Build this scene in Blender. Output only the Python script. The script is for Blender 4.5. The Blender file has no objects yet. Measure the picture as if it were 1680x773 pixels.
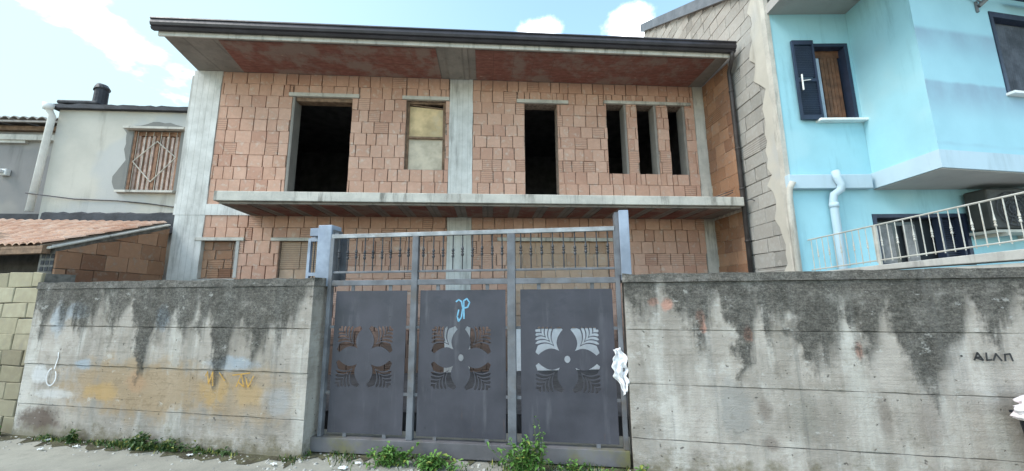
import bpy, bmesh, math, random
from mathutils import Vector, Matrix, noise as mn
R = math.radians
sc = bpy.context.scene
COL = sc.collection
EYE = 1.65

# ------------------------------------------------------------------ helpers
class MB:
    """collects shapes given as (u, w, z): u along the front, w out towards the street, z up"""
    def __init__(s):
        s.v = []; s.f = []; s.m = []; s.c = []
    def face(s, pts, mi=0, col=(.5, .5, .5, 1)):
        b = len(s.v)
        s.v += [(p[0], -p[1], p[2]) for p in pts]
        s.f.append(tuple(range(b, b + len(pts)))); s.m.append(mi); s.c.append(col)
    def poly(s, verts, faces, mi=0, col=(.5, .5, .5, 1)):
        b = len(s.v)
        s.v += [(p[0], -p[1], p[2]) for p in verts]
        for f in faces:
            s.f.append(tuple(b + i for i in f)); s.m.append(mi); s.c.append(col)
    def box(s, u0, u1, w0, w1, z0, z1, mi=0, col=(.5, .5, .5, 1)):
        s.hexa([(u0, w0, z0), (u1, w0, z0), (u1, w1, z0), (u0, w1, z0),
                (u0, w0, z1), (u1, w0, z1), (u1, w1, z1), (u0, w1, z1)], mi, col)
    def hexa(s, p, mi=0, col=(.5, .5, .5, 1)):
        s.poly(p, [(0, 1, 2, 3), (7, 6, 5, 4), (1, 0, 4, 5), (2, 1, 5, 6), (3, 2, 6, 7), (0, 3, 7, 4)], mi, col)
    def block(s, u0, u1, z0, z1, w0, w1, ch, mi=0, col=(.5, .5, .5, 1), jit=0, rnd=random):
        """a block standing out of a wall at w0 with its face, chamfered by ch, at w1"""
        j = lambda: rnd.uniform(-jit, jit)
        o = [(u0 + j(), z0 + j()), (u1 + j(), z0 + j()), (u1 + j(), z1 + j()), (u0 + j(), z1 + j())]
        i = [(o[0][0] + ch, o[0][1] + ch), (o[1][0] - ch, o[1][1] + ch), (o[2][0] - ch, o[2][1] - ch), (o[3][0] + ch, o[3][1] - ch)]
        vs = [(a, w0, b) for a, b in o] + [(a, w1 - ch, b) for a, b in o] + [(a, w1, b) for a, b in i]
        s.poly(vs, [(0, 1, 5, 4), (1, 2, 6, 5), (2, 3, 7, 6), (3, 0, 4, 7),
                    (4, 5, 9, 8), (5, 6, 10, 9), (6, 7, 11, 10), (7, 4, 8, 11), (8, 9, 10, 11)], mi, col)
    def tube(s, pts, r, n=8, mi=0, col=(.5, .5, .5, 1), caps=True):
        pts = [Vector(p) for p in pts]
        rs = r if isinstance(r, (list, tuple)) else [r] * len(pts)
        rings = []; a = None
        for i, p in enumerate(pts):
            d = (pts[min(i + 1, len(pts) - 1)] - pts[max(i - 1, 0)]).normalized()
            if a is None: a = d.cross(Vector((0, 0, 1))) if abs(d.z) < .95 else d.cross(Vector((1, 0, 0)))
            else: a = a - d * a.dot(d)
            a.normalize(); b = d.cross(a)
            rings.append([p + rs[i] * (math.cos(t) * a + math.sin(t) * b) for t in [2 * math.pi * k / n for k in range(n)]])
        vs = [q for r_ in rings for q in r_]
        fs = [(i * n + k, i * n + (k + 1) % n, (i + 1) * n + (k + 1) % n, (i + 1) * n + k) for i in range(len(pts) - 1) for k in range(n)]
        if caps: fs += [tuple(range(n - 1, -1, -1)), tuple(range((len(pts) - 1) * n, len(pts) * n))]
        s.poly(vs, fs, mi, col)
    def prism(s, pts, z0, z1, mi=0):
        n = len(pts)
        vs = [(a, b, z0) for a, b in pts] + [(a, b, z1) for a, b in pts]
        s.poly(vs, [tuple(range(n - 1, -1, -1)), tuple(range(n, 2 * n))] + [(i, (i + 1) % n, n + (i + 1) % n, n + i) for i in range(n)], mi)
    def profile(s, prof, u0, u1, mi=0):
        """a (w, z) outline pulled along u"""
        n = len(prof)
        vs = [(u0, a, b) for a, b in prof] + [(u1, a, b) for a, b in prof]
        s.poly(vs, [tuple(range(n)), tuple(range(2 * n - 1, n - 1, -1))] + [(i, n + i, n + (i + 1) % n, (i + 1) % n) for i in range(n)], mi)
    def wall(s, u0, u1, z0, z1, w0, w1, holes=(), mi=0):
        """a solid wall between w0 (back) and w1 (front) with rectangular openings"""
        us = sorted({u0, u1, *[h[0] for h in holes], *[h[1] for h in holes]})
        zs = sorted({z0, z1, *[h[2] for h in holes], *[h[3] for h in holes]})
        us = [u for u in us if u0 <= u <= u1]; zs = [z for z in zs if z0 <= z <= z1]
        def solid(i, k):
            if i < 0 or k < 0 or i >= len(us) - 1 or k >= len(zs) - 1: return False
            a, b = (us[i] + us[i + 1]) / 2, (zs[k] + zs[k + 1]) / 2
            return not any(h[0] < a < h[1] and h[2] < b < h[3] for h in holes)
        for i in range(len(us) - 1):
            for k in range(len(zs) - 1):
                if not solid(i, k): continue
                a, b, c, d = us[i], us[i + 1], zs[k], zs[k + 1]
                s.face([(a, w1, c), (b, w1, c), (b, w1, d), (a, w1, d)], mi)
                s.face([(b, w0, c), (a, w0, c), (a, w0, d), (b, w0, d)], mi)
                if not solid(i - 1, k): s.face([(a, w0, c), (a, w1, c), (a, w1, d), (a, w0, d)], mi)
                if not solid(i + 1, k): s.face([(b, w1, c), (b, w0, c), (b, w0, d), (b, w1, d)], mi)
                if not solid(i, k - 1): s.face([(a, w0, c), (b, w0, c), (b, w1, c), (a, w1, c)], mi)
                if not solid(i, k + 1): s.face([(a, w1, d), (b, w1, d), (b, w0, d), (a, w0, d)], mi)
    def build(s, name, mats, parent=None, smooth=False, bevel=0, bseg=2, merge=True):
        me = bpy.data.meshes.new(name)
        me.from_pydata(s.v, [], s.f)
        if not isinstance(mats, (list, tuple)): mats = [mats]
        for m in mats: me.materials.append(m)
        me.polygons.foreach_set('material_index', s.m)
        ca = me.color_attributes.new('tone', 'FLOAT_COLOR', 'CORNER')
        data = []
        for p, c in zip(me.polygons, s.c): data += list(c) * p.loop_total
        ca.data.foreach_set('color', data)
        bm = bmesh.new(); bm.from_mesh(me)
        if merge: bmesh.ops.remove_doubles(bm, verts=bm.verts, dist=1e-5)
        bmesh.ops.recalc_face_normals(bm, faces=bm.faces)
        bm.to_mesh(me); bm.free()
        if smooth: me.polygons.foreach_set('use_smooth', [True] * len(me.polygons))
        o = bpy.data.objects.new(name, me); COL.objects.link(o)
        if parent:
            o.parent = parent
            if parent.type == 'EMPTY': o.location = parent['shift']
        if bevel:
            b = o.modifiers.new('bevel', 'BEVEL'); b.width = bevel; b.segments = bseg; b.limit_method = 'ANGLE'; b.angle_limit = R(40)
        return o

class Frame:
    def __init__(s, x, y, yaw):
        s.o = Vector((x, y, 0)); s.yaw = R(yaw)
        s.U = Vector((math.cos(s.yaw), math.sin(s.yaw), 0)); s.N = Vector((math.sin(s.yaw), -math.cos(s.yaw), 0))
    def at(s, u, w, z=0): return s.o + u * s.U + w * s.N + Vector((0, 0, z))

def tag(o, label=None, cat=None, group=None, kind=None):
    if label: o['label'] = label
    if cat: o['category'] = cat
    if group: o['group'] = group
    if kind: o['kind'] = kind
    return o

def thing(name, fr, u, w, label, cat, group=None, z=0):
    """an Empty at the thing's base; parts keep the frame's own (u, w, z) coordinates"""
    o = bpy.data.objects.new(name, None); COL.objects.link(o)
    o.empty_display_size = .2
    o.location = fr.at(u, w, z); o.rotation_euler = (0, 0, fr.yaw)
    o['shift'] = (-u, w, -z)
    return tag(o, label, cat, group)

def place(o, fr):
    o.location = fr.o; o.rotation_euler = (0, 0, fr.yaw)
    return o

def rect_minus(r, holes):
    out = [r]
    for h in holes:
        nxt = []
        for a, b, c, d in out:
            if h[0] >= b or h[1] <= a or h[2] >= d or h[3] <= c: nxt.append((a, b, c, d)); continue
            x0, x1 = max(a, h[0]), min(b, h[1])
            if a < h[0]: nxt.append((a, h[0], c, d))
            if b > h[1]: nxt.append((h[1], b, c, d))
            if c < h[2]: nxt.append((x0, x1, c, h[2]))
            if d > h[3]: nxt.append((x0, x1, h[3], d))
        out = nxt
    return [q for q in out if q[1] - q[0] > .035 and q[3] - q[2] > .035]

def brickwork(mb, u0, u1, z0, z1, holes, w, rnd, mi, pitch=.25, widths=(.25, .25, .25, .26, .3, .2), gap=.013, out=.02, hatch=.07, jit=.0045, ch=.005, zgap=.3):
    n = max(1, round((z1 - z0) / pitch)); hh = (z1 - z0) / n
    zoff = [0] + [rnd.uniform(-.006, .006) for _ in range(n - 1)] + [0]
    for k in range(n):
        za, zb = z0 + k * hh + zoff[k], z0 + (k + 1) * hh + zoff[k + 1]
        u = u0 - rnd.uniform(0, .2) - (.125 if k % 2 else 0)
        row_h = rnd.random() < .12
        while u < u1:
            L = rnd.choice(widths) + rnd.uniform(-.012, .012)
            for a, b, c, d in rect_minus((max(u, u0), min(u + L, u1), za, zb), holes):
                g = gap * rnd.uniform(.5, 1.5)
                h = 1. if (rnd.random() < hatch or (row_h and rnd.random() < .6)) else 0.
                gz = g * zgap
                mb.block(a + g / 2, b - g / 2, c + gz / 2, d - gz / 2 * rnd.uniform(.6, 1.3), w - .012, w + out + rnd.uniform(-.004, .004), ch, mi,
                         (rnd.random(), h, rnd.random(), 1), jit, rnd)
            u += L

# ------------------------------------------------------------------ materials
class NT:
    def __init__(s, name):
        s.m = bpy.data.materials.new(name); s.m.use_nodes = True
        s.t = s.m.node_tree; s.b = s.t.nodes['Principled BSDF']
        s._co = None
    def n(s, typ, **kw):
        nd = s.t.nodes.new(typ)
        for k, v in kw.items(): setattr(nd, k, v)
        return nd
    def l(s, a, b): s.t.links.new(a, b)
    def co(s):
        if not s._co: s._co = s.n('ShaderNodeTexCoord').outputs['Object']
        return s._co
    def put(s, sock, v):
        if hasattr(v, 'is_linked') or hasattr(v, 'links'): s.l(v, sock)
        else: sock.default_value = v
    def mapv(s, scale=(1, 1, 1), loc=(0, 0, 0), rot=(0, 0, 0)):
        m = s.n('ShaderNodeMapping'); s.l(s.co(), m.inputs['Vector'])
        m.inputs['Scale'].default_value = scale; m.inputs['Location'].default_value = loc; m.inputs['Rotation'].default_value = rot
        return m.outputs[0]
    def noise(s, scale=5, detail=4, rough=.55, vec=None, dist=0):
        n = s.n('ShaderNodeTexNoise'); n.inputs['Scale'].default_value = scale; n.inputs['Detail'].default_value = detail
        n.inputs['Roughness'].default_value = rough; n.inputs['Distortion'].default_value = dist
        s.l(vec if vec else s.co(), n.inputs['Vector'])
        return n.outputs['Fac']
    def math(s, op, a, b=0., c=0., clamp=False):
        n = s.n('ShaderNodeMath', operation=op, use_clamp=clamp)
        s.put(n.inputs[0], a); s.put(n.inputs[1], b)
        if op in ('MULTIPLY_ADD', 'SMOOTH_MIN'): s.put(n.inputs[2], c)
        return n.outputs[0]
    def ramp(s, fac, a, b, lo=0., hi=1., interp='SMOOTHSTEP'):
        n = s.n('ShaderNodeMapRange', interpolation_type=interp); s.put(n.inputs['Value'], fac)
        n.inputs['From Min'].default_value = a; n.inputs['From Max'].default_value = b
        n.inputs['To Min'].default_value = lo; n.inputs['To Max'].default_value = hi
        return n.outputs[0]
    def mix(s, fac, a, b, mode='MIX'):
        n = s.n('ShaderNodeMix', data_type='RGBA', blend_type=mode)
        s.put(n.inputs[0], fac)
        for k, v in ((6, a), (7, b)):
            s.put(n.inputs[k], v if not isinstance(v, tuple) else (*v[:3], 1))
        return n.outputs[2]
    def xyz(s):
        n = s.n('ShaderNodeSeparateXYZ'); s.l(s.co(), n.inputs[0]); return n.outputs
    def tone(s):
        a = s.n('ShaderNodeAttribute', attribute_name='tone'); x = s.n('ShaderNodeSeparateColor'); s.l(a.outputs['Color'], x.inputs[0]); return x.outputs
    def bump(s, h, strength=.3, dist=.01, prev=None):
        n = s.n('ShaderNodeBump'); n.inputs['Strength'].default_value = strength; n.inputs['Distance'].default_value = dist
        s.l(h, n.inputs['Height'])
        if prev: s.l(prev, n.inputs['Normal'])
        return n.outputs[0]
    def done(s, col, rough=.85, normal=None, metal=0., spec=.3):
        s.put(s.b.inputs['Base Color'], (*col, 1) if isinstance(col, tuple) else col)
        s.put(s.b.inputs['Roughness'], rough); s.b.inputs['Metallic'].default_value = metal
        s.b.inputs['Specular IOR Level'].default_value = spec
        if normal: s.l(normal, s.b.inputs['Normal'])
        return s.m

def simple(name, col, var=.25, scale=6, rough=.7, metal=0., bump=.15, spec=.3, dirt=None, dirt_amt=.5):
    t = NT(name)
    a = t.noise(scale, 6, .6); b = t.noise(scale * 6, 3, .6)
    c = t.mix(t.ramp(a, .3, .7), tuple(x * (1 - var) for x in col), tuple(min(1, x * (1 + var)) for x in col))
    if dirt: c = t.mix(t.math('MULTIPLY', t.ramp(t.noise(scale * .6, 8, .7), .5, .68), dirt_amt), c, dirt)
    return t.done(c, t.ramp(b, .3, .7, rough * .85, min(1, rough * 1.1)), t.bump(b, bump, .004), metal, spec)

def m_block(name, c1, c2, c3, mortar_smear=(.42, .37, .32), smear=.35, dull=.88):
    t = NT(name); tn = t.tone()
    c = t.mix(t.ramp(tn[0], 0, 1), c1, c2)
    c = t.mix(t.ramp(tn[2], .65, 1., 0, .75), c, c3)
    n1 = t.noise(9, 6, .6); n2 = t.noise(70, 4, .6); n3 = t.noise(1.3, 5, .6)
    c = t.mix(t.ramp(n1, .25, .75, .0, .45), c, t.mix(1, c, (.62, .55, .5), 'MULTIPLY'))
    c = t.mix(t.math('MULTIPLY', t.ramp(n1, .52, .72), smear), c, mortar_smear)
    c = t.mix(t.ramp(n3, .35, .75, 0, .35), c, t.mix(1, c, (.7, .62, .58), 'MULTIPLY'))
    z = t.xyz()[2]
    c = t.mix(t.math('MULTIPLY', t.ramp(t.math('ADD', z, t.math('MULTIPLY', n1, -.9)), .95, .2), dull), c, (.1, .075, .06))  # block colour goes to dark brown towards the ground, with a noisy edge
    st = t.math('SINE', t.math('MULTIPLY', z, 2 * math.pi / .042))
    hs = t.math('MULTIPLY', t.ramp(st, .2, .8), tn[1])
    c = t.mix(t.math('MULTIPLY', hs, .45), c, t.mix(1, c, (.35, .3, .27), 'MULTIPLY'))
    h = t.math('ADD', t.math('MULTIPLY', n2, .5), t.math('MULTIPLY', hs, -1.2))
    return t.done(c, .9, t.bump(h, .5, .006), spec=.15)

def m_concrete(name, c1, c2, dark=(.09, .085, .08), boards=None, stain=.4, rough=.9, bumpd=.006):
    """bare concrete: cloudy tone, dark weather stains running down, board marks"""
    t = NT(name)
    n1 = t.noise(2.2, 7, .65); n2 = t.noise(38, 5, .65); n3 = t.noise(1.0, 8, .7, t.mapv((6, 6, .8)))
    c = t.mix(t.ramp(n1, .3, .7), c1, c2)
    c = t.mix(t.math('MULTIPLY', t.ramp(n3, .5, .72), stain), c, dark)
    c = t.mix(t.ramp(n2, .55, .75, 0, .3), c, t.mix(1, c, (.5, .48, .45), 'MULTIPLY'))
    h = n2
    if boards:
        x = t.xyz()[0 if boards[0] == 'x' else 2]
        fr = t.math('FRACT', t.math('DIVIDE', x, boards[1]))
        line = t.ramp(t.math('ABSOLUTE', t.math('SUBTRACT', fr, .5)), .44, .5)
        c = t.mix(t.math('MULTIPLY', line, .4), c, dark)
        h = t.math('SUBTRACT', n2, line)
    return t.done(c, rough, t.bump(h, .4, bumpd), spec=.2)

def m_street_wall(name, top, drips, base_l, seed, zones=(), blobs=()):
    """cast concrete: clouded pours, lime runs, mould hanging from the top, stained patches with shapes of their own"""
    t = NT(name); X = t.xyz(); u, z = X[0], X[2]
    off = (seed * 3.1, 0, seed * 1.7)
    lo = t.noise(1.3, 8, .68, t.mapv((1, 1, 1.2), off), .4); mid = t.noise(6, 7, .68, t.mapv((1, 1, 1), off)); fine = t.noise(75, 5, .75)
    vert = t.noise(1, 8, .62, t.mapv((5.5, 1, .5), off), .2); vert2 = t.noise(1, 6, .6, t.mapv((2.2, 1, .3), off), .3); vf = t.noise(1, 6, .7, t.mapv((22, 1, 1.1), off))
    c = t.mix(t.ramp(lo, .32, .68), (.43, .392, .35), (.29, .262, .23))
    c = t.mix(t.ramp(vert, .5, .68, 0, .55), c, (.3, .29, .27))
    c = t.mix(t.ramp(vert2, .5, .62, 0, .6), c, (.54, .52, .48))
    band = t.math('FLOOR', t.math('DIVIDE', t.math('SUBTRACT', z, .36), .475))
    cell = t.math('FLOOR', t.math('ADD', t.math('DIVIDE', u, 1.25), t.math('MULTIPLY', band, .37)))
    wn = t.n('ShaderNodeTexWhiteNoise', noise_dimensions='1D'); t.l(t.math('ADD', t.math('MULTIPLY', band, 7.3), t.math('ADD', cell, seed)), wn.inputs['W'])
    c = t.mix(t.ramp(wn.outputs['Value'], 0, 1, .0, .4), c, t.mix(1, c, (.74, .73, .7), 'MULTIPLY'))
    c = t.mix(t.ramp(mid, .5, .68, 0, .4), c, t.mix(1, c, (.6, .58, .54), 'MULTIPLY'))
    c = t.mix(t.ramp(mid, .46, .3, 0, .35), c, (.58, .57, .54))
    jag = t.noise(1, 3, .6, t.mapv((2, 1, 9), off))
    c2 = t.math('FLOOR', t.math('ADD', t.math('DIVIDE', u, .27), t.math('ADD', t.math('MULTIPLY', band, .43), t.math('MULTIPLY', jag, .35))))
    wn2 = t.n('ShaderNodeTexWhiteNoise', noise_dimensions='1D'); t.l(t.math('ADD', t.math('MULTIPLY', band, 3.7), t.math('MULTIPLY', c2, 1.31)), wn2.inputs['W'])
    c = t.mix(t.math('MULTIPLY', t.ramp(wn2.outputs['Value'], .35, 1, 0, .5), t.ramp(vert, .38, .6)), c, t.mix(1, c, (.68, .67, .64), 'MULTIPLY'))
    def ell(bu, bz, ru, rz, soft=.38):
        a_ = t.math('DIVIDE', t.math('SUBTRACT', u, bu), ru); b_ = t.math('DIVIDE', t.math('SUBTRACT', z, bz), rz)
        d_ = t.math('SQRT', t.math('ADD', t.math('MULTIPLY', a_, a_), t.math('MULTIPLY', b_, b_)))
        d_ = t.math('ADD', d_, t.math('MULTIPLY', t.math('SUBTRACT', mid, .5), 2.2))
        d_ = t.math('ADD', d_, t.math('MULTIPLY', t.math('SUBTRACT', vert, .5), 1.2))
        return t.ramp(d_, 1 + soft, 1 - soft)
    for bu, bz, ru, rz, col_, amt in zones + blobs:
        c = t.mix(t.math('MULTIPLY', ell(bu, bz, ru, rz), amt), c, col_)
    grain = t.noise(1, 5, .7, t.mapv((1.4, 1, 34), off), .2)
    c = t.mix(t.ramp(grain, .5, .7, 0, .35), c, t.mix(1, c, (.6, .58, .55), 'MULTIPLY'))
    foot = t.ramp(t.math('ADD', z, t.math('MULTIPLY', t.math('SUBTRACT', mid, .5), -.7)), .2, -.02)
    c = t.mix(t.math('MULTIPLY', foot, .75), c, (.15, .13, .08))
    depth = t.math('SUBTRACT', top, z)
    ud = t.math('ADD', u, t.math('ADD', t.math('MULTIPLY', t.math('SUBTRACT', mid, .5), .22), t.math('MULTIPLY', t.math('SUBTRACT', t.noise(2.2, 3, .5, t.mapv((1, 1, 1.2), off)), .5), .3)))
    L = None
    for fu, fd, fw in drips:
        e_ = t.math('MULTIPLY', t.ramp(t.math('ABSOLUTE', t.math('SUBTRACT', ud, fu)), fw, 0., 0, 1, 'LINEAR'), fd)
        L = e_ if L is None else t.math('MAXIMUM', L, e_)
    fing2 = t.noise(1, 5, .6, t.mapv((6.5, 1, .7), (seed * 2, 0, 1)), .3)
    L = t.math('ADD', L, t.math('MULTIPLY', t.ramp(fing2, .42, .64), .2))
    L = t.math('ADD', L, t.math('MULTIPLY', t.math('SUBTRACT', mid, .5), .6))
    L = t.math('ADD', L, t.math('MULTIPLY', t.math('SUBTRACT', vf, .5), .18))
    L = t.math('ADD', L, base_l)
    mould = t.ramp(t.math('SUBTRACT', depth, L), .17, -.2)
    speck = t.math('MULTIPLY', t.ramp(fine, .3, .6, .7, 1), t.ramp(mid, .25, .55, .7, 1))
    crust = t.noise(19, 6, .7, t.mapv((1, 1, 1.6), off))
    dk = t.mix(t.ramp(crust, .42, .66), (.034, .033, .03), (.1, .096, .084)); dk = t.mix(t.ramp(fine, .5, .75, 0, .4), dk, (.03, .03, .027))
    c = t.mix(t.math('MULTIPLY', t.math('MULTIPLY', mould, speck), .93), c, dk)
    lich = t.math('MULTIPLY', t.ramp(t.noise(30, 5, .7, t.mapv((1, 1, 1.8), (2, 7, 1))), .62, .7), t.ramp(depth, .6, .1))
    c = t.mix(t.math('MULTIPLY', lich, .55), c, (.4, .39, .34))
    runs = t.math('MULTIPLY', t.ramp(t.noise(1, 6, .65, t.mapv((7, 1, .35), (3, 3, seed)), .3), .56, .7), t.ramp(z, .0, .5))
    c = t.mix(t.math('MULTIPLY', runs, .5), c, (.14, .135, .125))
    flake = t.ramp(t.noise(3.4, 9, .72, t.mapv((1, 1, 1.3), (7, 0, seed))), .55, .6)
    c = t.mix(t.math('MULTIPLY', flake, .35), c, t.mix(1, c, (.6, .58, .54), 'MULTIPLY'))
    flake2 = t.ramp(t.noise(5, 9, .72, t.mapv((1, 1, 1.6), (3, 0, seed))), .6, .64)
    c = t.mix(t.math('MULTIPLY', flake2, .4), c, (.5, .49, .46))
    pit = t.ramp(t.noise(22, 3, .5), .68, .73)
    c = t.mix(t.math('MULTIPLY', pit, .7), c, (.09, .08, .07))
    h = t.math('ADD', t.math('ADD', t.math('ADD', t.math('ADD', fine, t.math('MULTIPLY', t.math('MULTIPLY', crust, mould), 1.6)), t.math('MULTIPLY', grain, .8)), t.math('MULTIPLY', mid, .9)), t.math('MULTIPLY', pit, -1.5))
    return t.done(c, .92, t.bump(h, .8, .01), spec=.15)

def m_plaster(name, col, stain, stain_amt=.5, sc_=1.2, patch=None, bump=.35):
    t = NT(name)
    n1 = t.noise(sc_, 7, .62); n2 = t.noise(55, 4, .6); v = t.noise(1, 7, .65, t.mapv((4, 4, .5)))
    c = t.mix(t.ramp(n1, .3, .72), col, tuple(x * .86 for x in col))
    c = t.mix(t.math('MULTIPLY', t.ramp(v, .52, .75), stain_amt), c, stain)
    if patch: c = t.mix(t.math('MULTIPLY', t.ramp(t.noise(.8, 3, .5, t.mapv((1, 1, 1), (5, 2, 1))), .5, .6), .5), c, patch)
    return t.done(c, .85, t.bump(t.math('ADD', n2, t.math('MULTIPLY', n1, 2)), bump, .004), spec=.2)

def m_leaf(name, a, b):
    t = NT(name); tn = t.tone()
    c = t.mix(tn[0], a, b); c = t.mix(t.ramp(tn[2], .85, 1, 0, .7), c, (.3, .28, .06))
    t.b.inputs['Subsurface Weight'].default_value = 0
    return t.done(c, .6, None, spec=.3)

M = {}
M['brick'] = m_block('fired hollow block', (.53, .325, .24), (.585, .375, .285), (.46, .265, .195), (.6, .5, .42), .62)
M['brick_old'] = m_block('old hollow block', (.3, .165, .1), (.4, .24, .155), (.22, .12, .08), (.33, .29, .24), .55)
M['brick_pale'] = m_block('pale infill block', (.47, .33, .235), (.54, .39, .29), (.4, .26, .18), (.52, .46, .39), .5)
M['tuff'] = m_block('yellow tuff block', (.32, .295, .2), (.39, .36, .26), (.25, .225, .155), (.33, .31, .25), .6, .3)
M['cblock'] = m_block('concrete block', (.33, .325, .305), (.385, .375, .35), (.275, .27, .25), (.46, .445, .41), .6, 0)
M['mortar'] = simple('dark open joint', (.26, .195, .155), .4, 20, .95)
M['mortar_pale'] = simple('lime mortar', (.5, .45, .38), .3, 12, .95, bump=.5)
M['mortar_grey'] = simple('cement joint', (.15, .14, .125), .35, 12, .95, bump=.5)
M['pillar'] = m_concrete('board-marked pale concrete', (.64, .63, .6), (.47, .46, .43), (.18, .17, .155), ('x', .115), .55)
M['concrete'] = m_concrete('weathered concrete', (.46, .45, .42), (.34, .33, .31), (.1, .095, .09), None, .45)
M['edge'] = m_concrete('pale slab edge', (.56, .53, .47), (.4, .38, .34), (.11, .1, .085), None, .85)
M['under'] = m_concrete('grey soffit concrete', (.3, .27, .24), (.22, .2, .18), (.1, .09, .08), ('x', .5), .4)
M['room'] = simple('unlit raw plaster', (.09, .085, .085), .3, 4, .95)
M['gutter'] = simple('dark painted sheet gutter', (.028, .024, .028), .3, 3, .45, .0, .05, .4)
M['pipe_dark'] = simple('dark brown pipe', (.05, .042, .04), .3, 5, .5, 0, .05)

def m_soffit():
    t = NT('red hollow tile soffit'); X = t.xyz(); u, y = X[0], X[1]
    fr = t.math('FRACT', t.math('DIVIDE', y, .25)); fu = t.math('FRACT', t.math('DIVIDE', u, .4))
    rib = t.math('MAXIMUM', t.ramp(t.math('ABSOLUTE', t.math('SUBTRACT', fr, .5)), .44, .49), t.ramp(t.math('ABSOLUTE', t.math('SUBTRACT', fu, .5)), .47, .5))
    n = t.noise(2.0, 7, .65); n2 = t.noise(7, 5, .6, t.mapv((1, 3, 1)))
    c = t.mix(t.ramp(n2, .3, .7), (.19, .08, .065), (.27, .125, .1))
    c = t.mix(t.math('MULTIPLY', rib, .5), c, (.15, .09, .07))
    c = t.mix(t.ramp(n, .45, .62, 0, .8), c, (.27, .21, .18))
    c = t.mix(t.ramp(n2, .66, .76, 0, .8), c, (.55, .46, .38))
    return t.done(c, .9, t.bump(rib, .5, .006), spec=.15)
M['soffit'] = m_soffit()

OC, OR, BL, BR = (.3, .215, .125), (.5, .3, .08), (.3, .4, .5), (.1, .07, .055)
M['wall_l'] = m_street_wall('cast concrete with mould runs', 1.86, ((-3.85, .5, .25), (-3.5, .3, .2), (-3.2, .5, .3), (-2.72, .38, .26), (-2.25, 1.05, .26), (-2.02, .5, .34), (-1.7, .45, .26), (-1.4, .5, .16), (-1.12, .9, .3), (-.68, .78, .34), (-.36, .42, .3)), .13, 1.,
    ((-2.2, .62, 1.15, .3, OC, .8), (-.75, .6, .55, .3, OC, .6)),
    ((-1.15, .62, .16, .13, OR, .3), (-.72, .6, .18, .13, OR, .3), (-2.75, .55, .22, .1, OR, .35), (-2.25, .68, .16, .1, (.4, .22, .12), .35), (-2.0, 1.42, .1, .13, BL, .55), (-3.35, 1.5, .2, .1, BL, .35),
     (-3.6, 1.4, .1, .2, BL, .35), (-.95, .92, .3, .07, BL, .45), (-3.1, .86, .12, .06, BL, .5), (-.35, .55, .16, .14, BL, .3), (-3.65, .2, .3, .15, BR, .85), (-3.75, .72, .14, .1, (.62, .63, .64), .6), (-3.5, .5, .3, .05, (.58, .58, .58), .5)))
RD = (.5, .2, .13)
M['wall_r'] = m_street_wall('cast concrete with black mould', 1.86, ((.16, .2, .2), (.66, .42, .26), (1.06, .82, .2), (1.3, .36, .25), (1.62, .72, .34), (2.06, .66, .26), (2.52, .95, .36), (3.02, .42, .26), (3.5, .6, .3), (4.2, .8, .4)), .14, 4., (),
    ((.40, 1.55, .05, .06, RD, .5), (.27, 1.58, .05, .04, RD, .5), (.70, 1.44, .04, .07, RD, .55), (.71, 1.33, .03, .05, RD, .6), (1.1, 1.28, .04, .07, RD, .6), (1.98, 1.15, .03, .07, RD, .5),
     (1.17, .62, .06, .1, BR, .4), (1.18, .33, .07, .06, BR, .5), (2.1, .6, .05, .16, BR, .3), (2.42, .58, .1, .2, BR, .3), (2.6, .12, .3, .08, BR, .7), (.92, .6, .13, .22, (.22, .22, .21), .6), (1.5, .55, .1, .2, (.24, .23, .2), .45)))

def m_gate():
    t = NT('slate grey gate paint')
    n = t.noise(2.2, 7, .65); n2 = t.noise(1, 6, .6, t.mapv((9, 9, 1.2))); f = t.noise(80, 3, .6)
    c = t.mix(t.ramp(n, .3, .7), (.036, .036, .046), (.057, .056, .069))
    c = t.mix(t.ramp(n2, .55, .75, 0, .45), c, (.125, .125, .14))
    c = t.mix(t.ramp(t.noise(6, 7, .7), .64, .72, 0, .6), c, (.022, .022, .027))
    rust = t.math('MULTIPLY', t.ramp(t.noise(1, 7, .7, t.mapv((14, 14, 1.6), (1, 1, 3))), .6, .72), t.ramp(t.xyz()[2], 1.1, .15))
    c = t.mix(t.math('MULTIPLY', rust, .6), c, (.12, .065, .04))
    c = t.mix(t.math('MULTIPLY', t.ramp(t.noise(1, 6, .65, t.mapv((3, 3, 5), (6, 1, 2))), .5, .62), t.math('MULTIPLY', t.ramp(t.xyz()[2], 1.3, 1.5), .5)), c, (.03, .032, .042))
    return t.done(c, t.ramp(n, .3, .7, .42, .66), t.bump(t.math('ADD', t.math('MULTIPLY', f, .06), t.noise(1.7, 3, .5)), .5, .02), .0, .4)
M['gate'] = m_gate()
M['gate_frame'] = simple('worn grey-blue gate frame paint', (.12, .125, .138), .3, 5, .5, .0, .1, .4, (.11, .085, .06), .6)
M['gate_rail'] = simple('bare pale steel rail', (.3, .31, .32), .3, 7, .5, .2, .1, .4, (.18, .14, .1), .5)
M['gate_beam'] = simple('beam with moss and rust', (.115, .11, .115), .3, 2.2, .6, 0, .15, .35, (.15, .14, .05), .8)
M['post_blue'] = simple('pale blue primer', (.235, .275, .34), .3, 3, .55, 0, .08, .4, (.2, .24, .32), .5)
M['iron_dark'] = simple('dark wrought iron', (.055, .055, .06), .3, 20, .55, .3)

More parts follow.
